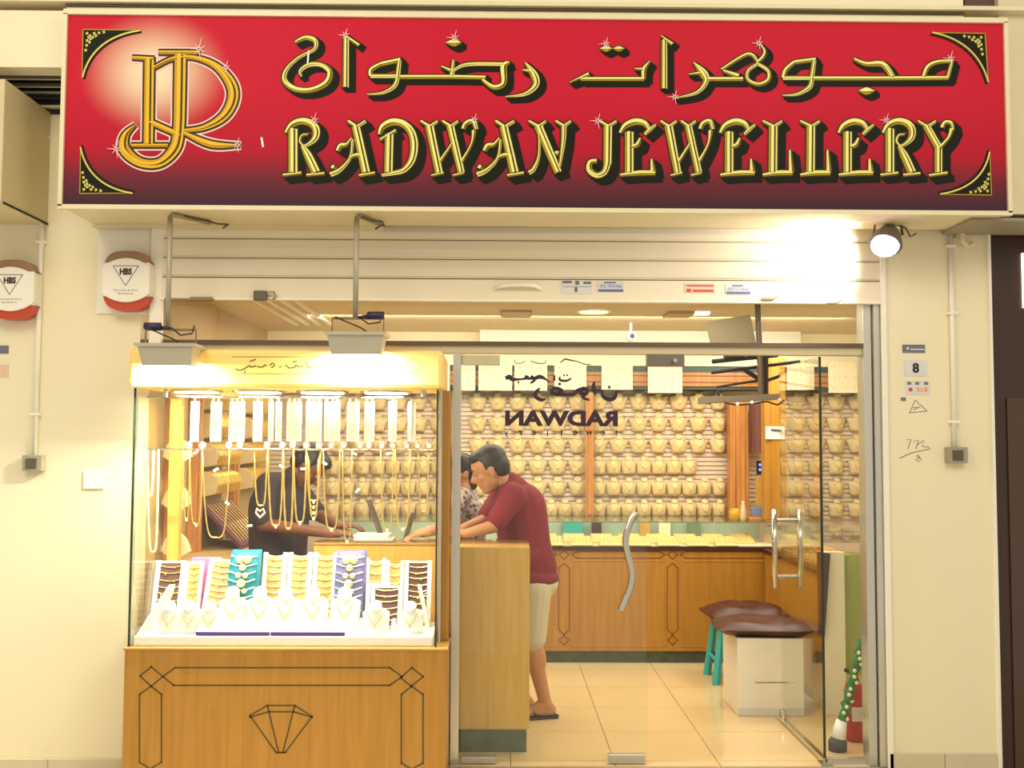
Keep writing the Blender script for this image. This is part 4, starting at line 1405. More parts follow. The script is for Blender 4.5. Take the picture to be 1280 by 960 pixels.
# bust prototypes ---------------------------------------------------
def bust_mesh(w_top, w_bot, h, d, neck_r, neck_h):
    m = MB()
    cols, rows = 8, 5
    vs = []
    for r_ in range(rows + 1):
        v_ = r_ / rows
        w = w_bot + (w_top - w_bot) * min(1, v_ * 1.15) * (1 if v_ < .99 else .86)
        bulge = d * (0.75 + .3 * math.sin(math.pi * v_)) * (1 if v_ < .99 else .7)
        for c in range(cols + 1):
            u = -1 + 2 * c / cols
            sag = (.018 * (u * u) if v_ > .99 else 0)
            vs.append((u * w / 2, -bulge * (1 - .8 * u * u), v_ * h - sag))
    nf = len(vs)
    for r_ in range(rows + 1):
        v_ = r_ / rows
        w = w_bot + (w_top - w_bot) * min(1, v_ * 1.15) * (1 if v_ < .99 else .86)
        for c in range(cols + 1):
            u = -1 + 2 * c / cols
            vs.append((u * w / 2, .012, v_ * h - (.018 * (u * u) if v_ > .99 else 0)))
    fs = []
    k = cols + 1
    for r_ in range(rows):
        for c in range(cols):
            a = r_ * k + c
            fs.append((a, a + 1, a + k + 1, a + k))
            fs.append((nf + a, nf + a + k, nf + a + k + 1, nf + a + 1))
        for c in (0, cols):
            a = r_ * k + c
            fs.append((a, a + k, nf + a + k, nf + a))
    for c in range(cols):
        for base_ in (0, rows * k):
            a = base_ + c
            fs.append((a, a + 1, nf + a + 1, nf + a))
    m.add(vs, fs)
    # neck with its tilted disc top
    s = len(m.v)
    m.lathe([(neck_r * 1.1, -.02), (neck_r, neck_h * .5), (neck_r * 1.12, neck_h * .9), (neck_r * 1.05, neck_h)], (0, 0, 0), 12)
    m.xf(Matrix.Translation((0, -d * .3, h - .006)) @ Matrix.Rotation(R(42), 4, 'X'), s)
    m.smooth = True
    return m


def bust_proto(name, w_top, w_bot, h, d, neck_r, neck_h, m_, label, loc, cat='jewellery bust', group=None, drop=.55):
    t = thing(name, loc, label, cat, group)
    L = Vector(loc)
    m = bust_mesh(w_top, w_bot, h, d, neck_r, neck_h)
    m.xf(Matrix.Translation(L))
    m.build('form', m_, t)
    ch = MB(); ch.smooth = True
    P = []
    for k in range(9):
        u = -1 + k / 4
        zz = h * (1 - drop * (1 - u * u)) - .004
        P.append(L + Vector((u * w_top * .3, -d * 1.05 * (1 - .5 * u * u * .36) - .004 + (.02 if abs(u) > .9 else 0), zz)))
    ch.tube(P, .0022, 5)
    ch.sphere(P[4] + Vector((0, -.003, -.009)), .007, 6, 4)
    ch.build('necklace', gold_m, t)
    index_kids(t)
    return t


# white busts and ring stands in front rows of the cabinet
FG = 'white busts at the front of the cabinet'
bp = None
cnt = 0
for k, (px, py) in enumerate(((213, 798), (238, 796), (264, 794), (292, 786), (326, 784), (358, 784), (392, 784), (432, 788), (470, 799), (513, 799))):
    Yb = -.14 if py > 790 else -.03
    c = at(px, py, Yb)
    loc = Vector((c.x, Yb, PZ1))
    side = 'left' if k < 3 else ('right' if k > 7 else 'middle')
    idx = k if k < 3 else (k - 8 if k > 7 else k - 3)
    lab = f'white bust, {ORD[idx]} from left in the {side} front group of the cabinet'
    if bp is None:
        bp = bust_proto('white_bust', .138, .124, .125, .05, .03, .035, satin_m, lab, loc, group=FG)
    else:
        dup(bp, loc, lab, scale=(1, 1, 1.0) if Yb < -.1 else (1.12, 1, 1.35))
# low rings stands between
for k, (px, py) in enumerate(((225, 800), (252, 799), (310, 797), (342, 796), (375, 796), (410, 796), (450, 800), (491, 800))):
    Yb = -.12
    c = at(px, py, Yb)
    m = MB(); m.smooth = True
    m.lathe([(.018, 0), (.013, .035), (.009, .055), (.003, .062)], (c.x, -.07, PZ1), 10)
    t = m.build('ring_cone', satin_m)
    tag(t, f'small white ring cone, {ORD[k]} from left between the front busts', 'jewellery stand', 'white ring cones')
# flat trays with purple edge
for k, (a, b) in enumerate(((245, 337), (338.5, 431))):
    t = thing('flat_tray', (X((a + b) / 2, 800, -.22), -.2, PZ1), f'flat white ring tray with purple edge, {("left", "right")[k]} one of the pair', 'jewellery tray', 'flat ring trays at the cabinet front')
    x0, x1 = X(a, 800, -.235), X(b, 800, -.235)
    m = MB()
    m.prism([(x0, -.236, PZ1 + .004), (x0, -.236, PZ1 + .02), (x0, -.14, PZ1 + .065), (x0, -.14, PZ1 + .045)], (x1 - x0, 0, 0))
    m.build('tray_body', satin_m, t, .002)
    box1('purple_edge', purple_m, x0, x1, -.24, -.236, PZ1 + .002, PZ1 + .02, t)
    m = MB()
    for i in range(9):
        for j in range(3):
            x = x0 + (x1 - x0) * (i + .5) / 9
            y = -.225 + .03 * j
            z = PZ1 + .02 + (y + .236) * .47
            m.tube([(x + .009 * math.cos(q), y, z + .006 + .009 * math.sin(q)) for q in [2 * math.pi * e / 8 for e in range(8)]], .0016, 4, closed=True)
    m.build('rings', pearl_m, t)['kind'] = 'stuff'
# slanted side boards
for k, (pts, lab) in enumerate((([(168, 803), (190, 803), (206, 730), (200, 735)], 'slanted cream card at the left front of the cabinet'), ([(546, 797), (532, 797), (519, 735), (522, 733)], 'slanted cream card at the right front of the cabinet'))):
    s = 1 if k == 0 else -1
    xg = gxl + .02 if k == 0 else gxr - .02
    t = thing('side_card', (xg, -.1, PZ1), lab, 'card')
    z1 = Z(203 if k == 0 else 520, 732, 0)
    m = MB()
    m.prism([(xg, -.24, PZ1), (xg + s * .05, .06, PZ1), (xg + s * .09, .06, z1), (xg + s * .075, .03, z1)], (s * .008, 0.004, 0))
    m.build('card_sheet', card_m, t)
    m = MB()
    for q in range(3):
        zc = PZ1 + .05 + .06 * q
        m.tube([(xg + s * (.025 + .01 * q) - s * .002 + .012 * math.cos(e), -.14 + .05 * q, zc + .02 * math.sin(e)) for e in [2 * math.pi * i / 10 for i in range(10)]], .0022, 5, closed=True)
    m.build('earrings', pearl_m, t)

# ================================================================== INTERIOR: back wall
YB = 3.345
bw = MB()
nsl = 30
zl0, zl1 = 1.05, 2.2
for k in range(nsl):
    z = zl0 + (zl1 - zl0) * k / nsl
    bw.box(SXL, SXR, BACKY - .018, BACKY - .001, z + .004, z + (zl1 - zl0) / nsl - .005)
o = bw.build('slat_panel', slat_m)
tag(o, 'beige grooved slatwall covering the back wall behind the busts', 'wall panel', kind='structure')
# cornice
cor = thing('cornice', (.6, 3.3, 2.2), 'orange wood cornice with green stripes along the back wall top', 'cornice')
zc = lambda y: Z(860, y, 3.2)
box1('wood_band', wood_o, SXL, SXR, 3.2, BACKY - .001, zc(483), zc(464), cor)
box1('groove', mat('brown_groove', (130, 76, 30), .5), SXL, SXR, 3.196, 3.2, zc(478.5), zc(477.3), cor)
box1('groove', MATS['brown_groove'], SXL, SXR, 3.196, 3.2, zc(470.5), zc(469.3), cor)
gs = mat('green_stripe', (52, 78, 62), .4)
box1('green_stripe', gs, SXL, SXR, 3.19, BACKY - .001, zc(465), zc(458.5), cor)
box1('green_stripe', gs, SXL, SXR, 3.19, BACKY - .001, zc(487), zc(484), cor)
box1('top_board', card_m, SXL, SXR, 3.17, BACKY - .001, zc(458), zc(416), cor)
# white beam under the ceiling
# hanging cream boards
BG = 'cream earring boards hanging on the cornice'
boards = [(575, 594, 456, 488), (598, 640, 456, 488), (643, 684, 454, 488), (693, 733, 455, 487), (752, 791, 457, 487), (810, 853, 457, 491), (984, 1018, 448, 487), (1036, 1076, 452, 491), (532, 562, 456, 488), (490, 526, 456, 488), (448, 484, 456, 488)]
for k, (a, b, c, d) in enumerate(boards):
    Yh = 3.14
    names = ['cut by the aluminium post', 'first wide one right of the aluminium post', 'second wide one right of the aluminium post', 'third one, above the mirrored lettering', 'fourth one, left of the speckled board',
             'speckled with earrings, right of the lock patch', 'beside the wooden column at right', 'at the far right behind the fixed pane', 'just left of the aluminium post', 'second left of the aluminium post', 'third left of the aluminium post']
    t = thing('earring_board', (X((a + b) / 2, d, Yh), Yh, Z(a, d, Yh)), 'cream earring board on the cornice, ' + names[k], 'board', BG)
    box1('board', card_m, X(a, d, Yh), X(b, d, Yh), Yh, Yh + .012, Z(a, d, Yh), Z(a, c, Yh), t)
    m = MB()
    dense = 5 if k in (5, 6) else 3
    for i in range(dense):
        for j in range(dense):
            m.sphere(at(a + (b - a) * (i + .5) / dense + random.uniform(-1, 1), c + (d - c) * (j + .5) / dense + random.uniform(-1, 1), Yh - .002), .006, 6, 4)
    m.build('earrings', gold_m, t)['kind'] = 'stuff'
# wooden posts
def wpost(name, a, b, y0, y1, Yp, label, m_=wood_o, depth=.05):
    t = thing(name, (X((a + b) / 2, y1, Yp), Yp, Z(a, y1, Yp)), label, 'post')
    x0, x1, z0, z1 = X(a, 570, Yp), X(b, 570, Yp), Z(a, y1, Yp), Z(a, y0, Yp)
    box1('shaft', m_, x0, x1, Yp, Yp + depth, z0, z1, t, .006)
    m = MB()
    w = x1 - x0
    m.box(x0 + w * .3, x1 - w * .3, Yp - .012, Yp, z0 + .02, z1 - .02)
    m.build('moulding', m_, t, .005)
    return t


WZ = 646
wpost('wooden_post', 732, 742, 490, WZ, 3.19, 'orange wooden post dividing the bust wall')
wpost('wooden_post', 552, 562, 490, WZ, 3.19, 'orange wooden post just left of the aluminium door post')
t = wpost('wooden_pilaster', 913, 936, 500, WZ, 3.15, 'fluted orange wooden pilaster at the right end of the bust wall', depth=.15)
m = MB()
for q in (918, 924, 930):
    m.tube([at(q, 505, 3.145), at(q, 640, 3.145)], .012, 8)
m.build('flute', wood_o, t)
# wooden column with a white notice
t = wpost('wooden_column', 956, 983, 447, 650, 2.62, 'plain wooden column with white notice behind the door handles', m_=wood_m, depth=.12)
no = box1('notice', plate_m, X(957, 540, 2.6), X(981, 540, 2.6), 2.598, 2.607, Z(960, 549, 2.6), Z(960, 533, 2.6), t)
MB().tube([at(964, 537, 2.59), at(977, 538, 2.59)], .006, 6).build('notice_print', print_m, no)
# recess with pink drape, phone, blue box, yellow pot between
t = thing('folded_drape', (X(945, 590, 3.2), 3.2, Z(945, 560, 3.2)), 'dusky brown draped panel between pilaster and wooden column', 'drape')
m = MB()
pts = []
for k in range(9):
    f = k / 8
    pts.append((X(936 + 20 * f, 520, 3.2), 3.2 + .02 * math.sin(k * 2.2)))
vs = [(x, y, Z(940, 505, 3.2)) for x, y in pts] + [(x, y, Z(940, 567, 3.2)) for x, y in pts]
m.add(vs, [(i, i + 1, 9 + i + 1, 9 + i) for i in range(8)])
m.prism([(x, y + .02, Z(940, 567, 3.2)) for x, y in pts] + [(pts[-1][0], 3.3, Z(940, 567, 3.2)), (pts[0][0], 3.3, Z(940, 567, 3.2))], (0, 0, .36))
m.build('cloth', mat('dusky_cloth', (150, 104, 92), .8), t)
CT = 1.10

# back counter -------------------------------------------------------
YK = 2.53
ctz = Z(800, 652, YK)      # glass top
cwz = Z(800, 688, YK)      # top of the wood
ktx0, ktx1 = X(400, 700, YK), X(972, 700, YK)
cz0 = Z(800, 814, YK)
bc = thing('back_counter', ((ktx0 + ktx1) / 2, YK, 0), 'long honey wood counter with inlaid panels and glass top at the back', 'counter')
cb = box1('carcass', wood_m, ktx0, ktx1, YK, 3.1, cz0, cwz, bc, .003)
box1('toe_kick', marble_m, ktx0, ktx1 + .0, YK + .03, 3.08, 0, cz0, bc)
box1('top_trim', brown_m, ktx0 - .01, ktx1 + .01, YK - .012, 3.1, cwz, Z(800, 683, YK), bc, .003)
fz = Z(800, 683, YK)
box1('tray_deck', card_m, ktx0, ktx1, YK + .01, 3.1, fz, fz + .004, bc)
box1('glass_front', glass_m, ktx0, ktx1, YK, YK + .006, fz, ctz - .006, bc)
box1('glass_top', glass_m, ktx0, ktx1, YK, 3.1, ctz - .006, ctz, bc)
box1('glass_edge', mat('green_glass_edge', (116, 124, 92), .3), ktx0, ktx1, YK - .003, YK, ctz - .008, ctz, bc)
box1('back_board', mat('mirror_grey', (170, 186, 170), .3), ktx0, ktx1, 3.08, 3.1, fz, ctz - .01, bc)
fk = lambda px, py, l: (lambda q: Vector((q.x, YK - .0015, q.z)))(at(px, py, YK))
polys = []
for off in (-407, 0, 407):
    polys += [([(475 + off, 210), (495 + off, 192), (515 + off, 210), (515 + off, 440), (495 + off, 460), (475 + off, 440)], True),
              ([(477 + off, 160), (495 + off, 145), (514 + off, 160), (495 + off, 176)], True), ([(477 + off, 480), (495 + off, 464), (514 + off, 480), (495 + off, 498)], True),
              ([(525 + off, 160), (545 + off, 148), (852 + off, 148), (874 + off, 160), (852 + off, 173), (545 + off, 173)], True)]
inlay(cb, polys, fk, 540, 640, 3.0, .6, inlay2_m)
# raised panel borders
mb = MB()
for (a, b) in ((714, 830), (852, 960), (579, 694)):
    for (x0, x1, y0, y1) in ((a, b, 700.5, 701.5), (a, b, 807, 808), (a, a + 1, 700.5, 808), (b - 1, b, 700.5, 808)):
        mb.box(X(x0, 750, YK), X(x1, 750, YK), YK - .003, YK, Z(800, y1, YK), Z(800, y0, YK))
mb.build('panel_moulding', wood_o, cb)
# trays inside the counter top
CTG = 'gold filled trays inside the back counter'
k = 0
proto = None
for row, yy in enumerate((2.6, 2.82)):
    for i in range(9):
        x = X(690 + 36 * i - row * 6, 670, 2.6)
        if x > ktx1 - .2:
            continue
        lab = f'tray of gold jewellery in the back counter, {ORD[i]} from left in the {("front", "rear")[row]} row'
        loc = Vector((x, yy, fz + .005))
        if proto is None:
            t = thing('counter_tray', loc, lab, 'jewellery tray', CTG)
            m = MB().prism([(x - .085, yy - .09, loc.z), (x + .085, yy - .09, loc.z), (x + .085, yy + .09, loc.z + .05), (x - .085, yy + .09, loc.z + .05)], (0, 0, .012))
            m.build('tray_body', mat('pale_gold_velvet', (240, 212, 140), .8), t, .002)
            m = MB()
            for a in range(6):
                for b in range(4):
                    xx, y2 = x - .07 + .028 * a + random.uniform(-.006, .006), yy - .07 + .045 * b
                    m.sphere((xx, y2, loc.z + .014 + (y2 - yy + .09) * .28), .005, 6, 4)
            m.build('gold_pieces', gold_m, t)['kind'] = 'stuff'
            index_kids(t)
            proto = t
        else:
            dup(proto, loc, lab)
# dark and teal clutter seen behind the trays
for k, (a, b, m_, lab) in enumerate(((704, 728, teal_m, 'pale teal folder standing behind the counter trays'), (740, 752, brown_m, 'dark brown case standing behind the counter trays'), (800, 812, wood_y, 'small yellow wood block behind the counter trays'), (824, 838, card_m, 'cream card standing behind the counter trays'), (860, 876, mat('sage_folder', (120, 146, 120), .6), 'sage green folder standing behind the counter trays'))):
    o = box1('standing_item', m_, X(a, 660, 3.0), X(b, 660, 3.0), 3.0, 3.04, fz + .004, ctz - .02)
    tag(o, lab, 'folder' if 'folder' in lab else 'item')

# busts on the back wall ---------------------------------------------
WBG = 'cream necklace busts on the back wall'
rows_y = [491, 518, 545, 571.5, 598, 625]
protoA = protoB = None
sections = {}


def place_bust(px, row, col, wide, sec):
    global protoA, protoB
    ny = rows_y[row]
    zt_ = Z(px, ny + 2.5, YB)
    H = .128
    lab = f'cream bust {ORD[col]} from left, {["top", "second", "third", "fourth", "fifth", "bottom"][row]} row, {sec}'
    loc = Vector((X(px, ny + 12, YB), YB + (.0 if wide else .0), zt_ - H))
    if wide:
        if protoA is None:
            protoA = bust_proto('necklace_bust', .168, .100, H, .06, .030, .03, bust_m, lab, loc, group=WBG)
        else:
            dup(protoA, loc, lab)
    else:
        if protoB is None:
            protoB = bust_proto('necklace_bust', .134, .108, H, .055, .025, .024, bust_m, lab, loc, group=WBG)
        else:
            dup(protoB, loc, lab)


secL, secW, secR, secF = 'behind the display cabinet', 'between aluminium post and wooden post', 'right of the wooden post', 'right of the wooden column'
for row in range(6):
    wide_up = row < 3
    # left: through cabinet
    xs = [548 - (25 if wide_up else 19) * k for k in range(6 if wide_up else 8)][::-1]
    for c, px in enumerate(xs):
        place_bust(px, row, c, wide_up, secL)
    if row < 5:
        xs = [722 - 25 * k for k in range(6)][::-1]
        w = True
    else:
        xs = [724 - 17.7 * k for k in range(9)][::-1]
        w = False
    for c, px in enumerate(xs):
        place_bust(px, row, c, w, secW)
    xs = [748 + 25 * k for k in range(7)] if wide_up else [748 + 18.9 * k for k in range(9)]
    if row == 3:
        xs = xs[:7]
    for c, px in enumerate(xs):
        if px < 905:
            place_bust(px, row, c, wide_up, secR)
    xs = [995 + 25 * k for k in range(4)]
    for c, px in enumerate(xs):
        place_bust(px, row, c, wide_up, secF)
# ================================================================== INTERIOR: left wall racks
lw = SXL
for k, (yy, lab) in enumerate(((.55, 'orange wooden post on the left inner wall, nearest'), (1.02, 'orange wooden post on the left inner wall, middle'), (1.96, 'orange wooden post on the left inner wall, farthest'))):
    t = thing('wall_post', (lw, yy, 0), lab, 'post', 'left wall posts')
    box1('shaft', wood_o, lw, lw + .06, yy, yy + .09, 0.9, 2.25, t, .006)
    MB().tube([(lw + .066, yy + .045, .92), (lw + .066, yy + .045, 2.23)], .018, 8).build('moulding', wood_o, t)
RG = 'chain racks on the left inner wall'
proto = None
for j, yy in enumerate((1.53, 2.5)):
    for i in range(5):
        z = 1.42 + .19 * i
        loc = Vector((lw + .03, yy, z))
        lab = f'gold chain rack on the left wall, {ORD[i]} from bottom in the {("near", "far")[j]} bay'
        if proto is None:
            t = thing('chain_rack', loc, lab, 'jewellery rack', RG)
            m = MB(); m.smooth = True
            pr = [(0.0, -.08), (.09, -.06), (.105, 0), (.09, .05), (.03, .085), (0, .085)]
            m.prism([(loc.x + a, yy - .3, z + b) for a, b in pr], (0, .6, 0))
            m.smooth = False
            m.build('bolster', bust_m, t)
            m = MB()
            for q in range(12):
                y = yy - .275 + .05 * q
                m.tube([(loc.x + a + .006, y, z + b) for a, b in pr[1:5]], .006, 6)
            m.build('chains', gold_m, t)['kind'] = 'stuff'
            index_kids(t)
            proto = t
        else:
            dup(proto, loc, lab)
# side counter at the left wall with chain tray
sc_ = thing('side_counter', (lw + .2, 1.5, 0), 'low tan counter along the left inner wall', 'counter')
box1('carcass', wood_m, lw + .002, lw + .36, .4, 2.4, .08, .98, sc_, .004)
box1('toe_kick', marble_m, lw + .002, lw + .33, .42, 2.38, 0, .08, sc_)
box1('top', mat('tan_felt', (190, 158, 100), .8), lw + .002, lw + .38, .39, 2.41, .98, 1.0, sc_, .003)
t = thing('chain_tray', (lw + .2, 1.55, 1.0), 'purple sloped chain tray on the left side counter', 'jewellery tray')
m = MB().prism([(lw + .05, 1.2, 1.29), (lw + .3, 1.2, 1.03), (lw + .3, 1.9, 1.03), (lw + .05, 1.9, 1.29)], (0, 0, -.028))
m.build('tray_body', mat('plum_velvet', (112, 66, 80), .8), t)
m = MB()
for q in range(9):
    y = 1.26 + .07 * q
    m.tube([(lw + .06, y, 1.288), (lw + .18, y + .02, 1.163), (lw + .29, y, 1.048)], .005, 6)
m.build('chains', gold_m, t)['kind'] = 'stuff'
# fan shaped cream displays near first post
for k in range(3):
    z = 1.12 + .27 * k
    c = Vector((lw + .12, .42, z))
    m = MB()
    pts = [c + Vector((0, 0, -.1))] + [c + Vector((.09 * math.cos(a), 0, -.1 + .16 * math.sin(a))) for a in [R(20 + 14 * q) for q in range(11)]]
    m.prism(pts, (0, .03, 0))
    o = m.build('fan_display', bust_m)
    tag(o, f'cream fan shaped chain display, {ORD[k]} from bottom behind the yellow corner post', 'jewellery stand', 'fan displays')

# ================================================================== service counter
YV0 = .235
vx1 = X(662, 800, YV0)
vx0 = X(567, 800, YV0)
vz = Z(620, 684, YV0)
v0 = Z(620, 912, YV0)
pod = thing('service_counter', (0, .4, 0), 'yellow maple service counter with dark marble foot behind the door', 'counter')
box1('end_panel', wood_y, vx0, vx1, YV0, .4, v0, vz, pod, .004)
box1('toe_kick', marble_m, vx0, vx1 - .015, YV0 + .012, .62, 0, v0, pod)
lx = X(392, 690, .4)
box1('front_panel', wood_y, lx, vx1, .4, .66, v0, vz, pod, .004)
box1('toe_kick', marble_m, lx, vx0, .43, .62, 0, v0, pod)
box1('edge_strip', wood_h, lx - .003, vx1 + .003, YV0 + .16, .402, vz - .004, vz + .006, pod)
box1('glass_slab', glass_m, lx, vx1, .405, .67, vz + .001, vz + .008, pod)
# paper tray and pad on counter
zt_ = vz + .009
t = thing('paper_stack', (X(462, 665, .55), .55, zt_), 'white papers on a grey pad lying on the service counter', 'papers')
box1('pad', mat('grey_pad', (176, 176, 168), .6), X(443, 670, .5), X(492, 670, .5), .46, .64, zt_, zt_ + .012, t, .002)
for q in range(4):
    m = MB().box(-.1, .1, -.075, .075, 0, .006)
    m.xf(Matrix.Translation((X(466, 665, .55), .55, zt_ + .012 + .006 * q)) @ Matrix.Rotation(R(random.uniform(-4, 4)), 4, 'Z'))
    m.build('paper_sheet', card_m, t)
# dark card holders
for k, (px, lab) in enumerate(((478, 'dark slanted display holder on the counter behind papers'), (507, 'dark short display holder right of the slanted one'))):
    c = at(px, 672, .62)
    m = MB().box(-.012, .012, -.04, .02, 0, .24 if k == 0 else .16)
    m.xf(Matrix.Translation((c.x, .63, zt_)) @ Matrix.Rotation(R(-20 if k == 0 else 16), 4, 'Y'))
    tag(m.build('card_holder', mat('charcoal_card', (78, 66, 50), .6), None, .002), lab, 'holder')

# ================================================================== ceiling fixtures
t = thing('ceiling_downlight', at(742, 402, 1.7), 'round recessed downlight in the shop ceiling', 'downlight')
t.location = (t.location.x, 1.7, CZ)
c = Vector(t.location)
MB().lathe([(.12, -.012), (.13, -.001)], c, 20).build('ring', white_m, t)
MB().lathe([(.1, -.016), (.1, -.0121)], c, 20).build('lens', mat('warm_lens', (255, 230, 170), .4, emit=2.0), t)
t = thing('ceiling_vent', (X(645, 405, 1.9), 1.9, CZ), 'beige air vent in the shop ceiling', 'vent')
c = Vector(t.location)
box1('frame', mat('vent_beige', (176, 150, 100), .6), c.x - .11, c.x + .11, 1.7, 2.1, CZ - .012, CZ - .001, t)
for q in range(5):
    box1('vane', frame_m, c.x - .1, c.x + .1, 1.73 + .07 * q, 1.75 + .07 * q, CZ - .02, CZ - .012, t)
t = thing('fluorescent_fixture', (X(862, 405, 1.8), 1.8, CZ), 'fluorescent ceiling fixture with lilac lit tube', 'ceiling light')
c = Vector(t.location)
box1('tray', mat('vent_beige', (176, 150, 100), .6), c.x - .17, c.x + .02, 1.7, 1.95, CZ - .02, CZ - .001, t)
box1('tube', mat('lilac_tube', (244, 226, 255), .4, emit=3.0), c.x + .02, c.x + .13, 1.72, 1.8, CZ - .018, CZ - .001, t)
t = thing('security_camera', (X(787, 419, 2.4), 2.4, Z(787, 425, 2.4)), 'white bullet security camera under the shop ceiling', 'camera')
c = at(789, 421, 2.4)
m = MB(); m.smooth = True
m.lathe([(.035, -.06), (.038, -.02), (.034, .06)], c, 14, 'Y')
m.build('body', white_m, t)
MB().lathe([(.02, -.066), (.02, -.061)], c, 12, 'Y').build('lens', black_m, t)
MB().tube([c + Vector((0, .02, .03)), (c.x, 2.42, CZ)], .01, 8).build('mount', white_m, t)
t = thing('ceiling_dome', tuple(at(365, 385, .5)), 'frosted dome lamp near the shop ceiling behind the shutter', 'ceiling light')
c = Vector((X(365, 386, .6), .6, CZ))
t.location = c
m = MB(); m.smooth = True
m.lathe([(.02, -.075), (.055, -.06), (.075, -.02), (.075, 0)], c, 16)
m.build('dome', mat('frosted_dome', (226, 214, 190), .3), t)
t = thing('ceiling_track', (-1.0, 1.0, CZ), 'group of thin cream ceiling battens at the left of the shop ceiling', 'battens')
for q in range(4):
    m = MB()
    x = -1.62 + .09 * q
    m.box(x, x + .025, .25, 2.6, CZ - .02, CZ - .001)
    m.build('batten', white_m, t)
o = box1('ceiling_beam', white_m, X(600, 420, 3.0), X(1000, 420, 3.0), 2.98, 3.16, Z(800, 430, 3.0), CZ - .001)
tag(o, 'white boxed beam where the shop ceiling meets the back wall', 'beam')

# hanging monitor rig
YM = 1.15
t = thing('hanging_monitor', (X(935, 500, YM), YM, Z(935, 505, YM)), 'grey monitor on black ceiling brackets inside the glass front', 'monitor')
m = MB()
m.prism([at(883, 402, YM), at(938, 393, YM), at(946, 432, YM + .05), at(890, 434, YM + .05)], (0, .035, 0))
m.build('back_panel', mat('taupe_plastic', (160, 146, 118), .5), t, .004)
m = MB()
m.tube([at(948, 402, YM), at(952, 500, YM)], .02, 8)
m.tube([(X(948, 402, YM), YM, Z(948, 402, YM)), (X(948, 402, YM), YM + .02, CZ - .001)], .02, 8)
m.build('drop_pole', mat('bronze_pole', (96, 80, 58), .5), t)
m = MB()
for (a, b, r) in (((890, 452), (972, 444), .016), ((889, 466), (1000, 452), .012), ((895, 484), (958, 474), .009), ((958, 476), (975, 470), .012), ((898, 487), (898, 495), .012), ((930, 462), (955, 478), .016), ((955, 445), (955, 496), .03), ((905, 448), (930, 446), .022)):
    m.tube([at(a[0], a[1], YM + .02), at(b[0], b[1], YM + .02)], r, 6)
m.build('bracket_arm', black_m, t)
m = MB().prism([at(878, 496, YM - .04), at(975, 492, YM - .04), at(975, 499, YM - .04), at(878, 504, YM - .04)], (0, .16, 0))
m.build('shelf_bar', mat('taupe_bar', (124, 110, 92), .5), t)
m = MB(); m.smooth = True
m.tube([at(p[0], p[1], YM - .06) for p in cat_rom([(905, 503, 0), (920, 506, 0), (940, 505, 0), (958, 502, 0), (972, 506, 0), (980, 500, 0)], 3)], .006, 6)
m.build('cable', black_m, t)
for (a, b) in ((922, 505), (940, 503), (975, 500)):
    MB().sphere(at(a, b, YM - .07), .012, 8, 5).build('led', satin_m, t)

# ================================================================== right side
# teal stool with brown cushion
ts = thing('plastic_stool', (X(930, 830, 2.0), 2.0, 0), 'teal plastic stool under a brown cushion near the back counter', 'stool')
sx, sz = X(932, 800, 2.0), .42
for a in (-1, 1):
    for b in (-1, 1):
        m = MB()
        m.tube([(sx + a * .25, 2.0 + b * .16, 0), (sx + a * .2, 2.0 + b * .12, sz - .01)], [.03, .024], 8)
        m.build('leg', teal_m, ts)
box1('seat', teal_m, sx - .23, sx + .23, 1.85, 2.15, sz - .03, sz, ts, .01)
MB().tube([(sx - .235, 1.85, .16), (sx - .235, 2.15, .16)], .012, 8).build('rung', teal_m, ts)


def cushion(name, cx, cy, z, w, d, h, label, rz=0.0):
    n = 10
    m = MB(); m.smooth = True
    vs, fs = [], []
    for top in (1, -1):
        for i in range(n + 1):
            for j in range(n + 1):
                u, v_ = -1 + 2 * i / n, -1 + 2 * j / n
                e = (1 - abs(u) ** 4) * (1 - abs(v_) ** 4)
                puff = h * .5 * (e ** .45 if e > 0 else 0) * (1 + .22 * math.sin(4 * u + 3 * v_) + .12 * math.sin(9 * v_ - 5 * u))
                vs.append((u * w / 2 * (1 - .04 * abs(v_) ** 6), v_ * d / 2, h * .5 + (puff if top > 0 else -min(h * .5, h * .5 * (e ** .35 if e > 0 else 0)))))
    k = n + 1
    for s in (0, k * k):
        for i in range(n):
            for j in range(n):
                a = s + i * k + j
                fs.append((a, a + 1, a + k + 1, a + k))
    m.add(vs, fs)
    m.xf(Matrix.Translation((cx, cy, z)) @ Matrix.Rotation(rz, 4, 'Z'))
    o = m.build(name, leather_m)
    tag(o, label, 'cushion')
    pts = []
    for i in range(33):
        a = 2 * math.pi * i / 32
        x, y = math.cos(a), math.sin(a)
        r = (abs(x) ** 8 + abs(y) ** 8) ** (-1 / 8)
        pts.append(Matrix.Translation((cx, cy, z)) @ Matrix.Rotation(rz, 4, 'Z') @ Vector((x * r * w / 2, y * r * d / 2, h * .5)))
    p = MB(); p.smooth = True
    p.tube(pts[:-1], .008, 6, closed=True)
    p.build('piping', leather_m, o)
    return o


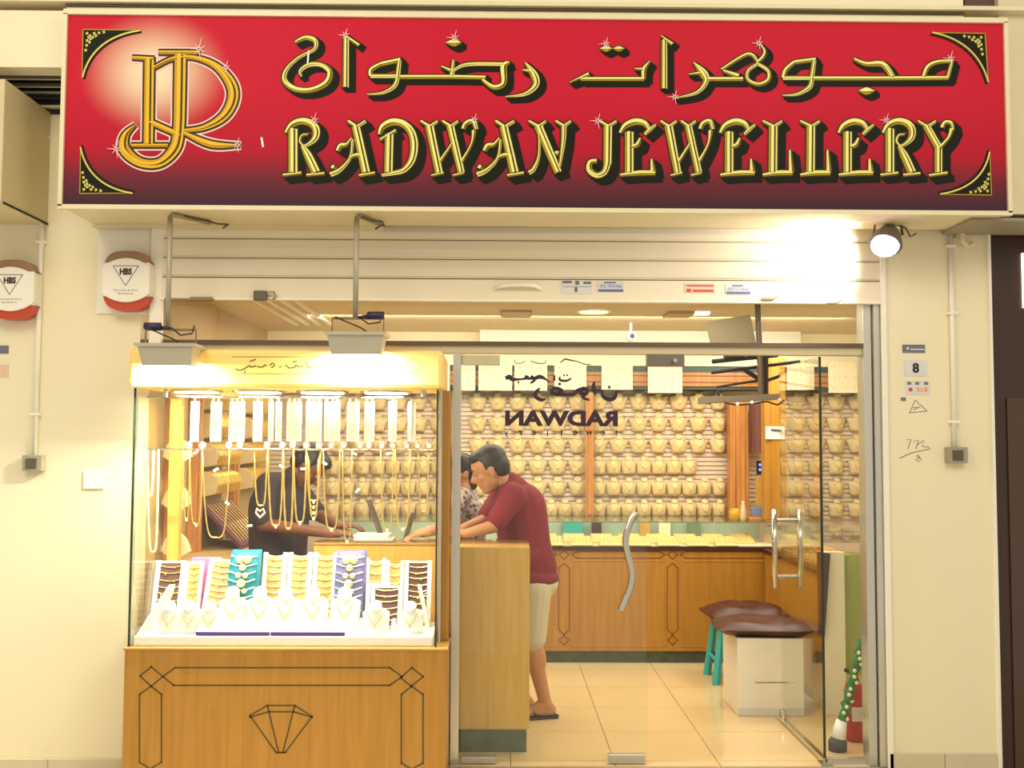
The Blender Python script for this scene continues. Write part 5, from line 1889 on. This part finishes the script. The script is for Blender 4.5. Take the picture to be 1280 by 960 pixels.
cushion('seat_cushion', sx - .01, 2.0, sz + .001, .58, .42, .12, 'rear brown leatherette cushion on the teal stool', R(3))
YW_ = 1.0
wb = thing('storage_box', (X(963, 880, YW_), 1.2, 0), 'white laminate box seat in front of the counters', 'box')
wx0, wx1 = X(922, 850, YW_), X(1005, 850, YW_)
wz = Z(960, 798, YW_)
box1('carcass', mat('white_laminate', (236, 232, 214), .35), wx0, wx1, YW_, YW_ + .42, 0, wz, wb, .004)
box1('slot', grey_print_m, X(944, 853, YW_), X(983, 853, YW_), YW_ - .002, YW_, Z(960, 853.6, YW_), Z(960, 852.6, YW_), wb)
box1('kick_line', plate_m, wx0 + .003, wx1 - .003, YW_ - .003, YW_, 0.002, .05, wb)
cushion('seat_cushion', (wx0 + wx1) / 2 - .01, YW_ + .2, wz + .001, .60, .46, .09, 'front brown leatherette cushion on the white box', R(-6))

# right hand counter
YR = 1.02
rc = thing('right_counter', (2.5, 1.7, 0), 'glass showcase counter with white end panel along the right side', 'counter')
rx0, rx1 = X(1031, 800, YR), X(1057, 800, YR)
rz = Z(1045, 690, YR)
box1('end_panel', MATS['white_laminate'], rx0, rx1, YR, YR + .05, 0, rz, rc, .003)
box1('carcass', wood_m, rx0 + .01, rx0 + .55, YR + .05, 2.5, .08, .86, rc)
box1('toe_kick', marble_m, rx0 + .04, rx0 + .5, YR + .06, 2.5, 0, .08, rc)
box1('top_trim', brown_m, rx0 - .01, rx0 + .56, YR + .06, 2.5, .86, .89, rc)
box1('glass_top', glass_m, rx0, rx0 + .55, YR + .06, 2.5, 1.07, 1.076, rc)
box1('glass_side', glass_m, rx0, rx0 + .006, YR + .06, 2.5, .89, 1.07, rc)
box1('end_glass', glass_mat('green_glass', (.86, .92, .72), .8), rx1 + .002, rx1 + .4, YR, YR + .008, .25, rz, rc)
box1('end_board', mat('olive_board', (204, 198, 156), .5), rx1 + .002, rx1 + .4, YR + .04, YR + .05, 0.0, rz - .02, rc)
# brown cover flap hanging at the end
m = MB().prism([at(1022, 690, YR - .03), at(1038, 692, YR - .03), at(1031, 797, YR - .03), at(1024, 797, YR - .03)], (0, .02, 0))
tag(m.build('brown_cover', brown_m), 'dark brown cover hanging at the end of the right counter', 'cover')
# trays in right counter
proto = None
for i in range(5):
    loc = Vector((rx0 + .25, 1.3 + .25 * i, .891))
    lab = f'gold tray in the right counter, {ORD[i]} from the shop front'
    if proto is None:
        t = thing('counter_tray', loc, lab, 'jewellery tray', 'gold trays in the right counter')
        box1('tray_body', beige_pad_m, loc.x - .2, loc.x + .2, loc.y - .1, loc.y + .1, loc.z, loc.z + .03, t, .003)
        m = MB()
        for a in range(7):
            for b in range(3):
                m.sphere((loc.x - .17 + .056 * a, loc.y - .06 + .06 * b, loc.z + .034), .01, 6, 4)
        m.build('gold_pieces', gold_m, t)['kind'] = 'stuff'
        index_kids(t)
        proto = t
    else:
        dup(proto, loc, lab)
# small things on the back counter right end (on the glass top)
t = thing('card_terminal', (X(950, 580, 3.0), 2.98, ctz), 'black device with blue lit screen near the wooden column', 'device')
box1('stand', wood_y, X(946, 620, 2.98), X(955, 620, 2.98), 2.96, 3.02, ctz, Z(950, 597, 2.98), t, .003)
dv = box1('body', black_m, X(946, 585, 2.96), X(955, 585, 2.96), 2.95, 2.98, Z(950, 593, 2.96), Z(950, 576, 2.96), t, .003)
for yy in (581, 587):
    box1('screen', mat('blue_screen', (110, 140, 255), .3, emit=1.5), X(948.5, yy, 2.95), X(952.5, yy, 2.95), 2.947, 2.95, Z(950, yy + 1.5, 2.95), Z(950, yy - 1.5, 2.95), dv)
o = box1('blue_box', mat('pale_blue_card', (126, 146, 176), .6), X(940, 632, 2.85), X(956, 632, 2.85), 2.82, 2.9, ctz + .022, ctz + .1, None, .004)
tag(o, 'small pale blue box on the wooden tray at the counter end', 'box')
o = box1('wooden_tray', wood_o, X(934, 640, 2.8), X(956, 640, 2.8), 2.76, 2.94, ctz, ctz + .022, None, .003)
tag(o, 'small orange wooden tray on the counter end', 'tray')
m = MB(); m.smooth = True
c = at(919, 640, 2.8)
m.lathe([(.04, 0), (.055, .03), (.05, .07), (.03, .09)], (c.x, 2.8, ctz), 12)
tag(m.build('yellow_pot', mat('ochre_glaze', (196, 150, 40), .3)), 'small ochre pot on the counter by the fluted pilaster', 'pot')
m = MB(); m.smooth = True
c = at(929, 640, 2.75)
m.lathe([(.02, 0), (.028, .02), (.02, .1), (.012, .13), (.014, .15)], (c.x, 2.75, ctz), 10)
tag(m.build('figurine', mat('pale_ceramic', (206, 184, 150), .3)), 'slim pale bottle figurine beside the ochre pot', 'figurine')

# red extinguisher, and a solid pole standing in for a reflection in the pane
t = thing('fire_extinguisher', (X(1070, 915, .48), .48, 0), 'red fire extinguisher on the floor behind the fixed pane', 'extinguisher')
c = Vector((X(1068, 915, .48), .48, 0))
m = MB(); m.smooth = True
m.lathe([(.05, 0), (.056, .012), (.056, .28), (.045, .32), (.02, .345)], c, 16)
m.build('cylinder', ext_m, t)
MB().tube([c + Vector((0, 0, .34)), c + Vector((0, 0, .38)), c + Vector((-.05, 0, .4))], .012, 8).build('valve', black_m, t)
box1('label', plate_m, c.x - .03, c.x + .03, c.y - .0575, c.y - .05, .12, .2, t)
t = thing('reflection_pole', (X(1048, 932, .28), .28, 0), 'leaning green tinsel pole standing in for a reflection in the pane', 'reflection stand-in')
b0, b1 = at(1052, 905, .28), at(1079, 800, .28)
m = MB(); m.smooth = True
N = 26
m.tube([b0.lerp(b1, k / N) + Vector((.008 * math.sin(k * 1.9), .008 * math.cos(k * 1.9), 0)) for k in range(N + 1)], [.02 if k % 2 else .028 for k in range(N + 1)], 8)
m.build('tinsel', green_m, t)
m = MB()
for k in range(1, 14):
    p = b0.lerp(b1, k / 14)
    m.sphere(p + Vector((.016 * math.sin(k * 2), -.022, 0)), .012, 6, 4)
m.build('baubles', card_m, t)
m = MB(); m.smooth = True
f0 = atz(1046, 934, 0)
m.lathe([(.05, 0), (.052, .05), (.035, .075)], (X(1047, 930, .28), .28, 0), 12)
m.build('foot', mat('slate_rubber', (70, 64, 78), .6), t)
m = MB(); m.smooth = True
m.tube([(X(1048, 925, .28), .28, .07), b0 + Vector((0, 0, .02))], [.042, .03], 10)
m.build('collar', satin_m, t)


# ================================================================== PEOPLE
def blob(name, parts, m_, parent, voxel=.008, smooth=4):
    """union of tapered limbs and ellipsoids into one continuous surface"""
    mb = MB()
    for p in parts:
        if p[0] == 'c':       # capsule a,b,ra,rb
            _, a, b, ra, rb = p
            a, b = Vector(a), Vector(b)
            mb.sphere(a, ra, 14, 10)
            mb.sphere(b, rb, 14, 10)
            if (a - b).length > 1e-4:
                mb.tube([a, b], [ra, rb], 14)
        else:                 # ellipsoid centre, radii, rotation
            _, c, r, rot = p
            s = len(mb.v)
            mb.sphere((0, 0, 0), 1.0, 20, 14)
            M = Matrix.Translation(Vector(c)) @ rot.to_4x4() @ Matrix.Diagonal((r[0], r[1], r[2], 1))
            mb.xf(M, s)
    o = mb.build(name, m_, parent)
    md = o.modifiers.new('union', 'REMESH')
    md.mode = 'VOXEL'
    md.voxel_size = voxel
    md2 = o.modifiers.new('relax', 'SMOOTH')
    md2.iterations = smooth
    md2.factor = .5
    dg = bpy.context.evaluated_depsgraph_get()
    me = bpy.data.meshes.new_from_object(o.evaluated_get(dg))
    o.modifiers.clear()
    old = o.data
    o.data = me
    bpy.data.meshes.remove(old)
    if not me.materials:
        me.materials.append(m_)
    me.polygons.foreach_set('use_smooth', [True] * len(me.polygons))
    return o


I3 = Matrix.Identity(3)


def head_frame(fwd, up_hint=Vector((0, 0, 1))):
    f = Vector(fwd).normalized()
    l = up_hint.cross(f).normalized()
    u = f.cross(l).normalized()
    return Matrix((f, l, u)).transposed()      # columns: forward, left, up


def head_parts(c, F, k=1.0):
    c = Vector(c)
    g = lambda x, y, z: c + F @ Vector((x, y, z)) * k
    P = [('e', g(-.012, 0, .03), (.098 * k, .076 * k, .092 * k), F),      # cranium
         ('e', g(.022, 0, -.035), (.066 * k, .06 * k, .08 * k), F),        # face
         ('e', g(.045, 0, -.09), (.034 * k, .036 * k, .028 * k), F),       # chin
         ('c', g(.075, 0, .022), g(.103, 0, -.02), .009 * k, .014 * k),    # nose
         ('c', g(.098, 0, -.024), g(.09, 0, -.03), .014 * k, .012 * k),
         ('c', g(.074, .032, .034), g(.074, -.032, .034), .014 * k, .014 * k),   # brow
         ('c', g(.078, .016, -.056), g(.078, -.016, -.056), .009 * k, .009 * k),  # lips
         ('c', g(.076, .014, -.068), g(.076, -.014, -.068), .009 * k, .009 * k),
         ('e', g(.05, .04, -.02), (.026 * k, .022 * k, .026 * k), F), ('e', g(.05, -.04, -.02), (.026 * k, .022 * k, .026 * k), F)]
    for s in (1, -1):
        P.append(('e', g(-.008, s * .078, -.008), (.019 * k, .009 * k, .032 * k), F))
        P.append(('e', g(-.014, s * .082, .0), (.015 * k, .008 * k, .018 * k), F))
    return P


def hair_parts(c, F, k=1.0, low=-.02):
    c = Vector(c)
    g = lambda x, y, z: c + F @ Vector((x, y, z)) * k
    return [('e', g(-.03, 0, .052), (.093 * k, .081 * k, .082 * k), F),
            ('e', g(-.06, 0, .01), (.062 * k, .074 * k, .085 * k), F),
            ('e', g(.03, 0, .088), (.052 * k, .062 * k, .036 * k), F),
            ('e', g(-.012, .062, .03), (.035 * k, .02 * k, .05 * k), F), ('e', g(-.012, -.062, .03), (.035 * k, .02 * k, .05 * k), F)]


def eyes(c, F, body, k=1.0):
    for s in (1, -1):
        m = MB(); m.smooth = True
        m.sphere(Vector(c) + F @ Vector((.074, s * .03, .012)) * k, .011 * k, 10, 8)
        m.build('eye', mat('eye_white', (170, 158, 142), .2), body)
        m = MB().sphere(Vector(c) + F @ Vector((.082, s * .03, .011)) * k, .0055 * k, 8, 6)
        m.build('iris', black_m, body)
        MB().tube([Vector(c) + F @ Vector((.084, s * (.012 + .009 * q), .036 + .004 * (1.5 - abs(q - 1.5)))) * k for q in range(5)], .004 * k, 5).build('eyebrow', hair_m, body)


def hand_parts(w, d, nrm, k=1.0, curl=.5, thumb=1):
    """wrist point, direction of fingers, palm normal (palm faces nrm)"""
    w = Vector(w)
    d = Vector(d).normalized()
    nrm = Vector(nrm).normalized()
    s = d.cross(nrm).normalized()
    P = [('c', w, w + d * .03 * k, .024 * k, .028 * k)]
    for q in (-1, -.33, .33, 1):
        P.append(('c', w + d * .025 * k + s * q * .016 * k, w + d * .085 * k + s * q * .028 * k, .016 * k, .013 * k))
    for i, q in enumerate((-1, -.33, .33, 1)):
        L = (.068, .08, .085, .076)[i] * k
        a = w + d * .088 * k + s * q * .03 * k
        b = a + (d * math.cos(curl * .5) + nrm * math.sin(curl * .5)) * L * .5 + s * q * .003
        e = b + (d * math.cos(curl * 1.4) + nrm * math.sin(curl * 1.4)) * L * .5
        P += [('c', a, b, .0095 * k, .0088 * k), ('c', b, e, .0088 * k, .0072 * k)]
    t0 = w + d * .03 * k + s * thumb * .024 * k
    t1 = t0 + (s * thumb * .7 + d * .6 + nrm * .3).normalized() * .042 * k
    t2 = t1 + (s * thumb * .2 + d * .9 + nrm * .35).normalized() * .034 * k
    P += [('c', t0, t1, .014 * k, .011 * k), ('c', t1, t2, .011 * k, .0085 * k)]
    return P


def foot_parts(ankle, toe_dir, k=1.0, heel_drop=.07):
    a = Vector(ankle)
    d = Vector((toe_dir[0], toe_dir[1], 0)).normalized()
    z0 = a.z - heel_drop
    b = Vector((a.x, a.y, z0))
    return [('c', a, b - d * .035 + Vector((0, 0, .034)), .04 * k, .034 * k), ('c', b - d * .035 + Vector((0, 0, .032)), b + d * .12 + Vector((0, 0, .026)), .034 * k, .03 * k),
            ('c', a + d * .015, b + d * .1 + Vector((0, 0, .03)), .038 * k, .028 * k), ('c', b + d * .12 + Vector((0, .015, .022)), b + d * .165 + Vector((0, .015, .018)), .024 * k, .018 * k),
            ('c', b + d * .12 + Vector((0, -.015, .022)), b + d * .16 + Vector((0, -.015, .018)), .024 * k, .018 * k)]


# ---- man in maroon shirt, bending over the counter, facing left
YA_ = 1.02
pA = thing('person', (X(672, 885, YA_), YA_, 0), 'person in maroon shirt and pale shorts bending over the service counter', 'person')
pel = at(666, 722, YA_)
bel = at(656, 682, YA_)
che = at(650, 636, YA_)
nek = at(638, 603, YA_)
hed = at(611, 588, YA_ - .02)
FA = head_frame((-.93, -.05, -.42))
shL, shR = at(641, 620, YA_ - .16), at(632, 614, YA_ + .17)
elL, elR = at(617, 658, YA_ - .26), at(606, 650, YA_ + .05)
wrL = at(583, 667, .66)
wrR = at(578, 661, .84)
anL, anR = at(682, 870, YA_ - .07), at(655, 866, YA_ + .1)
knL, knR = at(664, 806, YA_ - .09), at(650, 800, YA_ + .09)
hpL, hpR = at(668, 738, YA_ - .09), at(664, 738, YA_ + .09)
body = [('e', pel, (.13, .15, .11), I3), ('c', pel, che, .12, .13), ('c', shL, shR, .06, .06), ('c', che, nek + Vector((.02, 0, -.04)), .12, .07), ('c', nek + Vector((.015, 0, -.03)), hed + FA @ Vector((-.03, 0, -.03)), .058, .055),
        ('c', shL, elL, .05, .04), ('c', shR, elR, .05, .04), ('c', elL, wrL, .042, .028), ('c', elR, wrR, .042, .028),
        ('c', hpL, knL, .085, .06), ('c', hpR, knR, .085, .06), ('c', knL, anL, .058, .038), ('c', knR, anR, .058, .038),
        ('e', knL.lerp(anL, .3) + Vector((.018, 0, 0)), (.05, .05, .1), I3)]
anL.z, anR.z = .085, .085
body += head_parts(hed, FA, 1.16) + hand_parts(wrL, (-1, -.1, 0), (0, 0, -1), curl=.35, thumb=-1) + hand_parts(wrR, (-1, -.15, 0), (0, 0, -1), curl=.35, thumb=1)
body += foot_parts(anL, (-1, -.2)) + foot_parts(anR, (-1, .1))
bA = blob('body', body, skin_m, pA, .0065, 3)
blob('hair', hair_parts(hed, FA, 1.17), hair2_m, pA, .007, 3)
eyes(hed, FA, bA, 1.16)
shirt = [('e', pel + Vector((0, 0, .0)), (.165, .185, .075), I3), ('c', pel + Vector((0, 0, .06)), bel, .155, .165), ('c', bel, che, .165, .17), ('e', bel + Vector((.004, 0, -.07)), (.163, .182, .16), I3), ('c', shL, shR, .082, .082), ('c', che, nek + Vector((.035, 0, -.045)), .15, .085),
         ('c', shL, shL.lerp(elL, .82), .08, .068), ('c', shR, shR.lerp(elR, .82), .08, .068), ('c', nek + Vector((.02, 0, -.025)), nek + Vector((.0, 0, .0)), .075, .066)]
sA = blob('shirt', shirt, maroon_m, pA, .008, 4)
blob('shorts', [('e', pel + Vector((0, 0, -.04)), (.162, .172, .11), I3), ('c', hpL, hpL.lerp(knL, .86), .108, .092), ('c', hpR, hpR.lerp(knR, .86), .108, .092)], short_m, pA, .008, 3)
for an, d in ((anL, (-1, -.2)), (anR, (-1, .1))):
    dv = Vector((d[0], d[1], 0)).normalized()
    sd = Vector((-dv.y, dv.x, 0))
    m = MB()
    b = Vector((an.x, an.y, 0))
    pts = [b + dv * (x) + sd * y for x, y in ((-.085, 0), (-.07, .035), (0, .036), (.1, .046), (.17, .036), (.195, 0), (.17, -.036), (.1, -.046), (0, -.036), (-.07, -.035))]
    m.prism([p + Vector((0, 0, .001)) for p in pts], (0, 0, .016))
    so = m.build('sandal', black_m, pA)
    m = MB(); m.smooth = True
    m.tube([b + dv * .06 + sd * .046 + Vector((0, 0, .015)), b + dv * .09 + sd * .02 + Vector((0, 0, .06)), b + dv * .13 + Vector((0, 0, .045)), b + dv * .09 - sd * .02 + Vector((0, 0, .06)), b + dv * .06 - sd * .046 + Vector((0, 0, .015))], .006, 6)
    m.build('strap', black_m, so)

# ---- man in dark shirt behind the cabinet, facing right
YB_ = 1.02
pB = thing('person', (X(350, 890, YB_), YB_, 0), 'person in dark shirt leaning over the counter behind the display cabinet', 'person')
pel = at(346, 738, YB_)
che = at(349, 635, YB_)
nek = at(366, 595, YB_)
hed = at(386, 584, YB_)
FB = head_frame((.62, -.06, -.78))
shR_, shL_ = at(336, 606, YB_ - .18), at(366, 606, YB_ + .17)
elR_, elL_ = at(330, 656, YB_ - .24), at(398, 644, YB_ + .1)
wrR_ = at(416, 667, .62)
wrL_ = at(424, 657, .82)
hp = [at(344, 750, YB_ - .09), at(348, 750, YB_ + .09)]
kn = [at(346, 822, YB_ - .1), at(350, 822, YB_ + .1)]
an = [at(344, 880, YB_ - .1), at(350, 880, YB_ + .1)]
for a in an:
    a.z = .085
body = [('e', pel, (.14, .17, .12), I3), ('c', pel, che, .13, .15), ('c', shR_, shL_, .06, .06), ('c', che, nek + Vector((-.02, 0, -.05)), .12, .07), ('c', nek + Vector((-.02, 0, -.03)), hed + FB @ Vector((-.03, 0, -.03)), .056, .054),
        ('c', shR_, elR_, .05, .042), ('c', shL_, elL_, .05, .042), ('c', elR_, wrR_, .044, .029), ('c', elL_, wrL_, .042, .028)]
for i in (0, 1):
    body += [('c', hp[i], kn[i], .085, .06), ('c', kn[i], an[i], .056, .04)] + foot_parts(an[i], (1, -.05))
body += head_parts(hed, FB, 1.12) + hand_parts(wrR_, (1, -.05, 0), (0, 0, -1), curl=.55, thumb=1) + hand_parts(wrL_, (1, -.1, 0), (0, 0, -1), curl=.55, thumb=-1)
bB = blob('body', body, skin_d, pB, .0065, 3)
blob('hair', hair_parts(hed, FB, 1.14), hair_m, pB, .007, 3)
eyes(hed, FB, bB, 1.12)
blob('shirt', [('e', pel + Vector((0, 0, .03)), (.165, .19, .1), I3), ('c', pel + Vector((0, 0, .06)), che, .175, .195), ('c', shR_, shL_, .082, .082), ('c', che, nek + Vector((-.03, 0, -.05)), .155, .085), ('c', nek + Vector((-.02, 0, -.03)), nek, .072, .064),
               ('c', shR_, shR_.lerp(elR_, .85), .08, .066), ('c', shL_, shL_.lerp(elL_, .85), .08, .066)], shirt_d, pB, .008, 4)
tr = [('e', pel + Vector((0, 0, -.03)), (.155, .18, .11), I3)]
for i in (0, 1):
    tr += [('c', hp[i], kn[i], .1, .075), ('c', kn[i], an[i] + Vector((0, 0, .02)), .075, .06)]
blob('trousers', tr, trouser_m, pB, .009, 3)
for a in an:
    m = MB(); m.smooth = True
    m.sphere((a.x + .05, a.y, .045), .05, 14, 8, (2.7, .95, .9))
    m.build('shoe', black_m, pB)

# ---- third person, mostly hidden behind the aluminium post
YC_ = 1.32
pC = thing('person', (X(572, 880, YC_), YC_, 0), 'person with dark hair and patterned top half hidden by the aluminium post', 'person')
hed = at(574, 592, YC_)
FC = head_frame((-.8, -.5, -.3))
nek = at(578, 612, YC_)
che = at(580, 645, YC_)
pel = at(582, 715, YC_)
shs = [at(574, 622, YC_ - .15), at(586, 622, YC_ + .15)]
els = [at(556, 660, .90), at(560, 654, 1.14)]
wrs = [at(534, 666, .63), at(541, 661, .86)]
hp = [at(582, 735, YC_ - .08), at(582, 735, YC_ + .08)]
kn = [at(580, 800, YC_ - .08), at(582, 800, YC_ + .08)]
an = [at(582, 850, YC_ - .08), at(584, 850, YC_ + .08)]
for a in an:
    a.z = .085
body = [('e', pel, (.13, .16, .12), I3), ('c', pel, che, .11, .12), ('c', shs[0], shs[1], .05, .05), ('c', che, nek, .1, .06), ('c', nek, hed + FC @ Vector((-.03, 0, -.03)), .05, .048)]
for i in (0, 1):
    body += [('c', shs[i], els[i], .043, .036), ('c', els[i], wrs[i], .036, .025), ('c', hp[i], kn[i], .08, .055), ('c', kn[i], an[i], .05, .036)] + foot_parts(an[i], (-1, -.3))
    body += hand_parts(wrs[i], (-1, -.6, -.1), (0, 0, -1), .95, .5, 1 if i else -1)
body += head_parts(hed, FC, .97)
bC = blob('body', body, skin_m, pC, .007, 3)
blob('hair', hair_parts(hed, FC, .99) + [('e', hed + FC @ Vector((-.07, 0, -.05)), (.05, .07, .09), FC)], hair_m, pC, .007, 3)
eyes(hed, FC, bC, .97)


def pattern_mat():
    m = bpy.data.materials.new('mottled_print_cotton')
    m.use_nodes = True
    nt = m.node_tree
    b = nt.nodes['Principled BSDF']
    b.inputs['Roughness'].default_value = .85
    tc = nt.nodes.new('ShaderNodeTexCoord')
    vo = nt.nodes.new('ShaderNodeTexVoronoi')
    vo.inputs['Scale'].default_value = 32
    cr = nt.nodes.new('ShaderNodeValToRGB')
    cr.color_ramp.elements[0].color = lin((60, 46, 56)) + (1,)
    cr.color_ramp.elements[0].position = .25
    cr.color_ramp.elements[1].color = lin((196, 182, 176)) + (1,)
    cr.color_ramp.elements[1].position = .6
    nt.links.new(tc.outputs['Object'], vo.inputs['Vector'])
    nt.links.new(vo.outputs['Distance'], cr.inputs[0])
    nt.links.new(cr.outputs[0], b.inputs['Base Color'])
    return m


blob('top', [('e', pel + Vector((0, 0, .02)), (.155, .18, .11), I3), ('c', pel, che, .14, .145), ('c', shs[0], shs[1], .07, .07), ('c', che, nek + Vector((0, 0, -.03)), .125, .07),
             ('c', shs[0], shs[0].lerp(els[0], .9), .066, .055), ('c', shs[1], shs[1].lerp(els[1], .9), .066, .055)], pattern_mat(), pC, .008, 4)
tr = [('e', pel + Vector((0, 0, -.03)), (.145, .17, .11), I3)]
for i in (0, 1):
    tr += [('c', hp[i], kn[i], .095, .075), ('c', kn[i], an[i] + Vector((0, 0, .02)), .075, .062)]
blob('trousers', tr, trouser_m, pC, .009, 3)
for a in an:
    m = MB(); m.smooth = True
    m.sphere((a.x - .05, a.y - .015, .045), .05, 14, 8, (2.6, .95, .9))
    m.build('shoe', black_m, pC)
